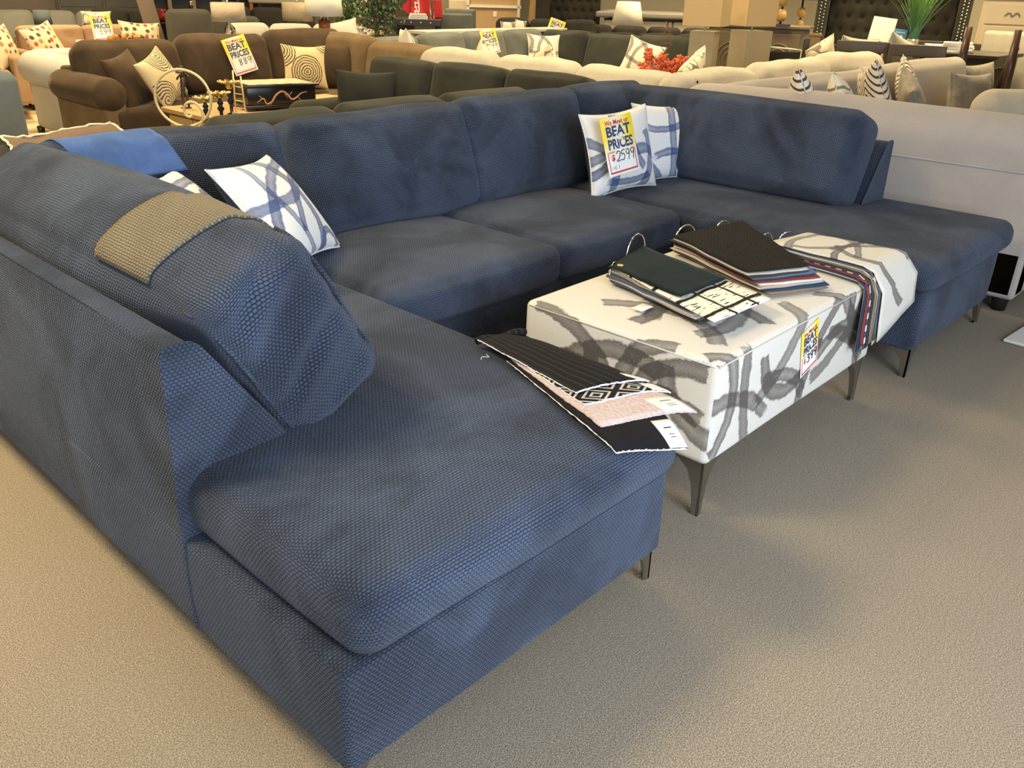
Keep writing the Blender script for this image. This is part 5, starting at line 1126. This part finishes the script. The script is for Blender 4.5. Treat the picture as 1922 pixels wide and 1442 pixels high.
c,rz=tabl(1600,10.65); o=thing('card_stand','tiny white name card left of the big white card','sign',(c[0],c[1],zt_),rz); part('card',box(-.058,.058,-.002,.002,0,.06,.001),m_paper,o,RX(D(-12)),smooth=False); part('print_line',box(-.04,.04,-.0035,-.002,.028,.034,.0004),m_ink,o,RX(D(-12)),smooth=False)
c,rz=tabl(1684,10.5); o=thing('card_stand','small blue card reading 12 beside the white card stand','sign',(c[0],c[1],zt_),rz); part('card',box(-.065,.065,-.003,.003,0,.19,.001),plain('sky_blue_card',(.055,.22,.40),.5),o,RX(D(-10))@RY(D(5)),smooth=False); part('lettering',text_g('12',.075,.07,.02).mv(0,-.005,.095),m_wht,o,RX(D(-10))@RY(D(5)),smooth=False); part('print_line',cat([box(-.03,.03,-.0045,-.003,.04,.048,.0004),box(-.045,.045,-.0045,-.003,.155,.16,.0004)]),m_wht,o,RX(D(-10))@RY(D(5)),smooth=False)
c,rz=tabl(1712,10.45); o=thing('grass_plant','tall green artificial grass in a small clear pot on the dining table','plant',(c[0],c[1],zt_),rz); part('pot',lathe([(.05,0),(.055,.01),(.06,.10),(.056,.10),(.05,.02),(.001,.012)],18),plain('smoky_pot',(.25,.22,.18),.1),o); part('soil',lathe([(.001,.075),(.05,.07)],14),plain('brown_soil',(.10,.05,.03),.9),o)
rs=random.Random(9); bl_=[]
for k in range(230):
    a=rs.uniform(0,6.28); sp_=abs(rs.gauss(0,.16)); Lg=rs.uniform(.45,.75); b0=np.array([rs.gauss(0,.018),rs.gauss(0,.018),.07]); P0=[]
    for j in range(5):
        t=j/4; P0.append(b0+np.array([math.cos(a)*sp_*t**1.5,math.sin(a)*sp_*t**1.5,Lg*t*(1-.15*sp_*t)]))
    w_=.0045; V=[];n=np.array([-.73,-.0,.0]); nn=np.array([1.,0,0])
    for j,p in enumerate(P0): ww=w_*(1-.8*j/4); V+= [p-nn*ww,p+nn*ww]
    bl_.append(G(V,[(2*j,2*j+1,2*j+3,2*j+2) for j in range(4)]))
g=NG('grass_blade'); s_=g.node('SeparateXYZ',Vector=g.ob()); g.set(Base_Color=g.mix(g.rng(s_.outputs[2],.1,.55),(.030,.13,.075),(.13,.28,.045)),Roughness=.5); q=part('grass_blades',cat(bl_),g.m,o,smooth=False); q['kind']='stuff'
for k,(px,lb,d,zz,wd) in enumerate(((1800,'stack of white papers and folders on the near right of the dining table',10.25,.10,.30),)):
    c,rz=tabl(px,d); o=thing('paper_stack',lb,'papers',(c[0],c[1],zt_),rz)
    for j in range(6): part('sheets',box(-wd/2+rs.uniform(0,.02),wd/2-rs.uniform(0,.02),-.05,.16,j*.016,j*.016+.014,.002),m_paper if j<4 else m_shadew,o,RZ(D(rs.uniform(-5,5))),smooth=False)
c,rz=tabl(1772,10.45); o=thing('paper_stack','cream folders lying left of the white papers on the dining table','papers',(c[0],c[1],zt_),rz)
for j in range(3): part('folder',box(-.16,.16,-.05,.2,j*.020,j*.020+.016,.002),m_shadew,o,RZ(D(4*j)),smooth=False)
# chest of drawers and cream upholstered pieces at right edge
c,rz=face(1918,60,12.4); o=thing('chest_of_drawers','cream painted chest of drawers with curled pulls at the right edge','chest',(c[0],c[1],0),rz-D(4))
part('case',box(-.48,.62,0,.5,.10,1.36,.01),m_wwood,o,smooth=False); part('cornice',cat([box(-.52,.66,-.04,.52,1.36,1.40,.012),box(-.55,.68,-.07,.55,1.43,1.47,.012),box(-.50,.64,-.03,.52,1.39,1.44,.012)]),m_wwood,o,smooth=False)
for k in range(4):
    z0=1.085-.245*k; q=part('drawer_front',box(-.42,.56,-.018,.001,z0,z0+.225,.006),m_wwood,o,smooth=False)
    pl=smooth([(-.30,.10),(-.26,.135),(-.22,.10),(-.18,.135),(-.14,.10)],5); part('drawer_pull',tube([(p[0]+.08,-.035,p[1]+z0) for p in pl],.008,6),m_steel,q)
for x in (-.44,.56): part('foot',box(x-.05,x+.05,.02,.1,0,.101,.006),m_wwood,o,smooth=False)
c,rz=face(1893,150,11.2); o=thing('armchair','cream tufted dining armchair beyond the table end at right','armchair',(c[0],c[1],0),rz+D(160)); part('backrest',sbox(.55,.10,.62,.04,3,4,puff=(0,.02,0)).mv(0,.22,.74),m_cream,o); part('seat',sbox(.55,.5,.12,.04,3,3,puff=(0,0,.02)).mv(0,0,.46),m_cream,o)
for x in (-.23,.23):
    for y in (-.2,.2): part('leg',box(x-.02,x+.02,y-.02,y+.02,0,.41,.003),m_dwood,o,smooth=False)
# upturned stools with tapered dark legs
m_rose=plain('dark_rosewood',(.060,.030,.020),.3,var=.2)
def upturned(label,px0,py0,px1,py1,d,others,seat_z):
    c=at(px1,py1,d=d); o=thing('wooden_stool',label,'stool',(c[0],c[1],0))
    t=at(px0,py0,d=d)-np.array([c[0],c[1],0]); b=np.array([0,0,float(c[2])-.15])
    part('leg',tube([b,t],[.046,.029],12),m_rose,o)
    for (qx,qy,bx,by,dd) in others:
        t2=at(qx,qy,d=dd)-np.array([c[0],c[1],0]); b2=at(bx,by,d=dd)-np.array([c[0],c[1],0]); part('leg',tube([b2,t2],[.046,.031],12),m_rose,o)
    part('seat',sbox(.46,.46,.09,.03,3,2).mv(.08,-.06,seat_z),m_plast,o)
    part('support_block',box(-.12,.28,-.26,.14,0,seat_z-.04,.006),m_plast,o,smooth=False)
upturned('upturned stool with a dark tapered leg standing before the dining table end',1820,50,1800,138,9.15,[],.50)
upturned('upturned stool with crossing dark legs at the right edge',1912,56,1886,172,8.9,[(1907,88,1876,170,9.1)],.42)
c,rz=face(1508,118,8.9); o=thing('chair','dark framed chair with black seat panel, standing before the sideboard','chair',(c[0],c[1],0),rz); zc=float(at(1508,72,d=8.9)[2])
part('back_post',box(-.028,.028,-.03,.03,0,zc,.006),m_esp,o,smooth=False); part('black_panel',sbox(.36,.04,.28,.02,2,2).mv(-.21,.02,zc-.26),m_black,o); part('white_trim',cat([tube([(-.035,-.01,zc-.42),(-.035,-.01,zc-.10),(-.33,-.01,zc-.085),(-.385,-.01,zc-.14),(-.41,-.01,zc-.40)],.008,6)]),m_whitep,o)
part('back_post',box(-.44,-.40,-.03,.03,0,zc-.35,.006),m_esp,o,smooth=False); part('seat',sbox(.46,.44,.07,.02,2,2).mv(-.21,.22,.46),m_black,o)
for x in (-.40,-.02): part('leg',box(x-.02,x+.02,.36,.42,0,.44,.004),m_esp,o,smooth=False)
# cream chair back near the right edge inside the beige sectional
o=thing('armchair','pale cream armchair with a rounded back at the right edge behind the beige sectional','armchair',(5.66,.53,0),D(-56))
part('backrest',sbox(1.05,.24,.50,.12,5,5,puff=(0,.03,.01)).mv(.18,0,.60),m_cream,o); part('base',sbox(1.0,.56,.36,.04,3,3).mv(.18,.26,.25),m_cream,o); part('seat_cushion',sbox(.9,.42,.14,.05,3,3,puff=(0,0,.02)).mv(.18,.32,.46),m_cream,o)
for x in (-.25,.6):
    for y in (.05,.48): part('foot',lathe([(.02,0),(.03,.075)],10).mv(x,y,0),m_dwood,o)
# ================================================================== ROOM
X0,X1,Y0,Y1,ZC=-5.0,15.2,-2.75,16.2,3.6
def carpet():
    g=NG('speckled_taupe_carpet'); ob=g.ob()
    n1=g.noise(ob,340.,2,.7); n2=g.noise(ob,95.,2,.6); n3=g.noise(ob,1.3,3,.5)
    a=g.mix(g.rng(n1,.40,.60),(.125,.100,.070),(.43,.362,.262)); a=g.mix(g.rng(n2,.40,.66,0,.35),a,(.185,.155,.115)); a=g.mix(g.rng(n3,.35,.65,0,.16),a,(.16,.13,.095))
    g.set(Base_Color=a,Roughness=.95,Sheen_Weight=.1); g.b.inputs['Specular IOR Level'].default_value=.1
    g.bump(n1,.6,.006); return g.m
struct('floor',G([(X0,Y0,0),(X1,Y0,0),(X1,Y1,0),(X0,Y1,0)],[(0,1,2,3)]),carpet(),smooth=False)
m_ceil=plain('ceiling_tile',(.55,.52,.45),.9); m_wall=plain('khaki_grey_wall',(.46,.43,.34),.8,var=.05,vs=1.5); m_frame=plain('storefront_frame',(.10,.095,.09),.4,.6)
struct('ceiling',box(X0,X1,Y0,Y1,ZC,ZC+.1,.001),m_ceil,smooth=False)
struct('wall_right',box(X1,X1+.1,Y0,Y1,0,ZC,.001),m_wall,smooth=False)
struct('wall_back',box(X0,X1,Y1,Y1+.1,0,ZC,.001),m_wall,smooth=False)
struct('wall_left',box(X0-.1,X0,Y0,Y1,0,ZC,.001),m_wall,smooth=False)
# storefront side (behind the camera): low wall, header, piers and glazed openings
wins=[(-3.3,-1.2),(-.9,1.2),(1.5,3.6)]
fr=[box(X0,X1,Y0-.1,Y0,0,.45,.001),box(X0,X1,Y0-.1,Y0,2.75,ZC,.001)]
xs=[X0]+[a for w in wins for a in w]+[X1]
for a,b in zip(xs[0::2],xs[1::2]): fr.append(box(a,b,Y0-.1,Y0,.45,2.75,.001))
struct('wall_front',cat(fr),m_wall,smooth=False)
for i,(a,b) in enumerate(wins):
    e=bpy.data.objects.new('window_%d'%(i+1),None); COL.objects.link(e); e['kind']='structure'; e.location=((a+b)/2,Y0-.05,1.6)
    f=cat([box(a-(a+b)/2,b-(a+b)/2,-.04,.04,-1.15,-1.10,.002),box(a-(a+b)/2,b-(a+b)/2,-.04,.04,1.10,1.15,.002),box(a-(a+b)/2,a-(a+b)/2+.06,-.04,.04,-1.15,1.15,.002),box(b-(a+b)/2-.06,b-(a+b)/2,-.04,.04,-1.15,1.15,.002),box(-.03,.03,-.04,.04,-1.15,1.15,.002)])
    part('window_frame',f,m_frame,e,smooth=False); part('pane',box(a-(a+b)/2,b-(a+b)/2,-.006,.006,-1.12,1.12,.001),m_glass,e,smooth=False)
struct('baseboard_right',box(X1-.015,X1,Y0,Y1,0,.10,.002),m_whitep,smooth=False)
# ceiling lamps (warm flood fixtures), real fixtures carrying the lights
WARM=(1.0,.775,.43); COOL=(.76,.86,1.0)
m_lens=NG('lamp_lens'); m_lens.set(Base_Color=(.9,.85,.75),Emission_Color=(1,.85,.6),Emission_Strength=3.); m_lens=m_lens.m
def lamp(i,x,y,power,size=1.1,col=WARM,spot=None,aim=None):
    o=thing('ceiling_light','square warm ceiling fixture above the showroom','lamp',(x,y,ZC-.06),0,'warm ceiling fixtures')
    part('frame',cat([box(-size/2-.03,size/2+.03,-size/2-.03,-size/2,0,.058,.002),box(-size/2-.03,size/2+.03,size/2,size/2+.03,0,.058,.002),box(-size/2-.03,-size/2,-size/2,size/2,0,.058,.002),box(size/2,size/2+.03,-size/2,size/2,0,.058,.002)]),m_whitep,o,smooth=False)
    part('diffuser',box(-size/2,size/2,-size/2,size/2,.03,.05,.001),m_lens,o,smooth=False)
    L=bpy.data.lights.new('ceiling_lamp','AREA'); L.shape='SQUARE'; L.size=size*.9; L.energy=power; L.color=col; L.spread=D(150)
    lo=bpy.data.objects.new('ceiling_lamp',L); COL.objects.link(lo); lo.location=(x,y,ZC-.10)
    return lo
GRID=[(-.9,2.1,172),(3.0,3.4,78),(-1.6,5.2,110),(5.8,3.2,105),(2.6,6.9,135),(6.2,6.0,110),(8.8,2.0,170),(3.2,10.2,140),(7.6,9.4,140),(10.6,5.6,190),(11.6,10.2,150),(12.6,2.2,230)]
for i,g in enumerate(GRID): lamp(i,*g)
for i,(a,b) in enumerate(wins):
    L=bpy.data.lights.new('window_daylight','AREA'); L.shape='RECTANGLE'; L.size=b-a-.1; L.size_y=2.2; L.energy=(108,215,28)[i]; L.color=COOL
    lo=bpy.data.objects.new('window_daylight',L); COL.objects.link(lo); lo.location=((a+b)/2,Y0+.03,1.6); lo.rotation_euler=(D(90),0,0)
w=bpy.data.worlds.new('World'); scene.world=w; w.use_nodes=True; w.node_tree.nodes['Background'].inputs[0].default_value=(.75,.85,1,1); w.node_tree.nodes['Background'].inputs[1].default_value=1.0
# repeats of one kind belong to one group
GR={'throw_pillow':'throw pillows on the showroom sofas','dining_chair':'dark wooden dining chairs round the long table','wooden_stool':'upturned stools at the right','column_lamp':'pale column lamps','candle_holder':'gold flower candle holders','sofa':'sofas in rows far behind','sectional_sofa':'large sectionals','side_table':'small side tables under lamps and ornaments','card_stand':'cards on the dining table','upholstered_chair':'grey chairs by the plank table','table_lamp':'table lamps around the showroom','fabric_banner':'red cloths on the plank table','swatch_book':'swatch books on the ottoman','fabric_swatch':'loose swatches draped over cushions','headboard':'black headboards leaning in the back','shelf_unit':'dark shelf units at the back','paper_stack':'paper stacks on tables'}
for o in list(scene.objects):
    k=o.name.split('.')[0]
    if o.parent is None and k in GR and not o.get('group'): o['group']=GR[k]
# ================================================================== CAMERA
cd=bpy.data.cameras.new('camera'); cd.sensor_fit='HORIZONTAL'; cd.sensor_width=36; cd.lens=36*FPX/W; cd.clip_start=.02; cd.clip_end=100
co=bpy.data.objects.new('camera',cd); COL.objects.link(co)
Mx=Matrix(((_r[0],_u[0],-_f[0],CAM[0]),(_r[1],_u[1],-_f[1],CAM[1]),(_r[2],_u[2],-_f[2],CAM[2]),(0,0,0,1)))
co.matrix_world=Mx; scene.camera=co
vs=scene.view_settings; vs.view_transform='Standard'; vs.look='None'; vs.gamma=1; vs.use_curve_mapping=False; vs.exposure=-0.16
scene.cycles.use_denoising=True; scene.cycles.max_bounces=8
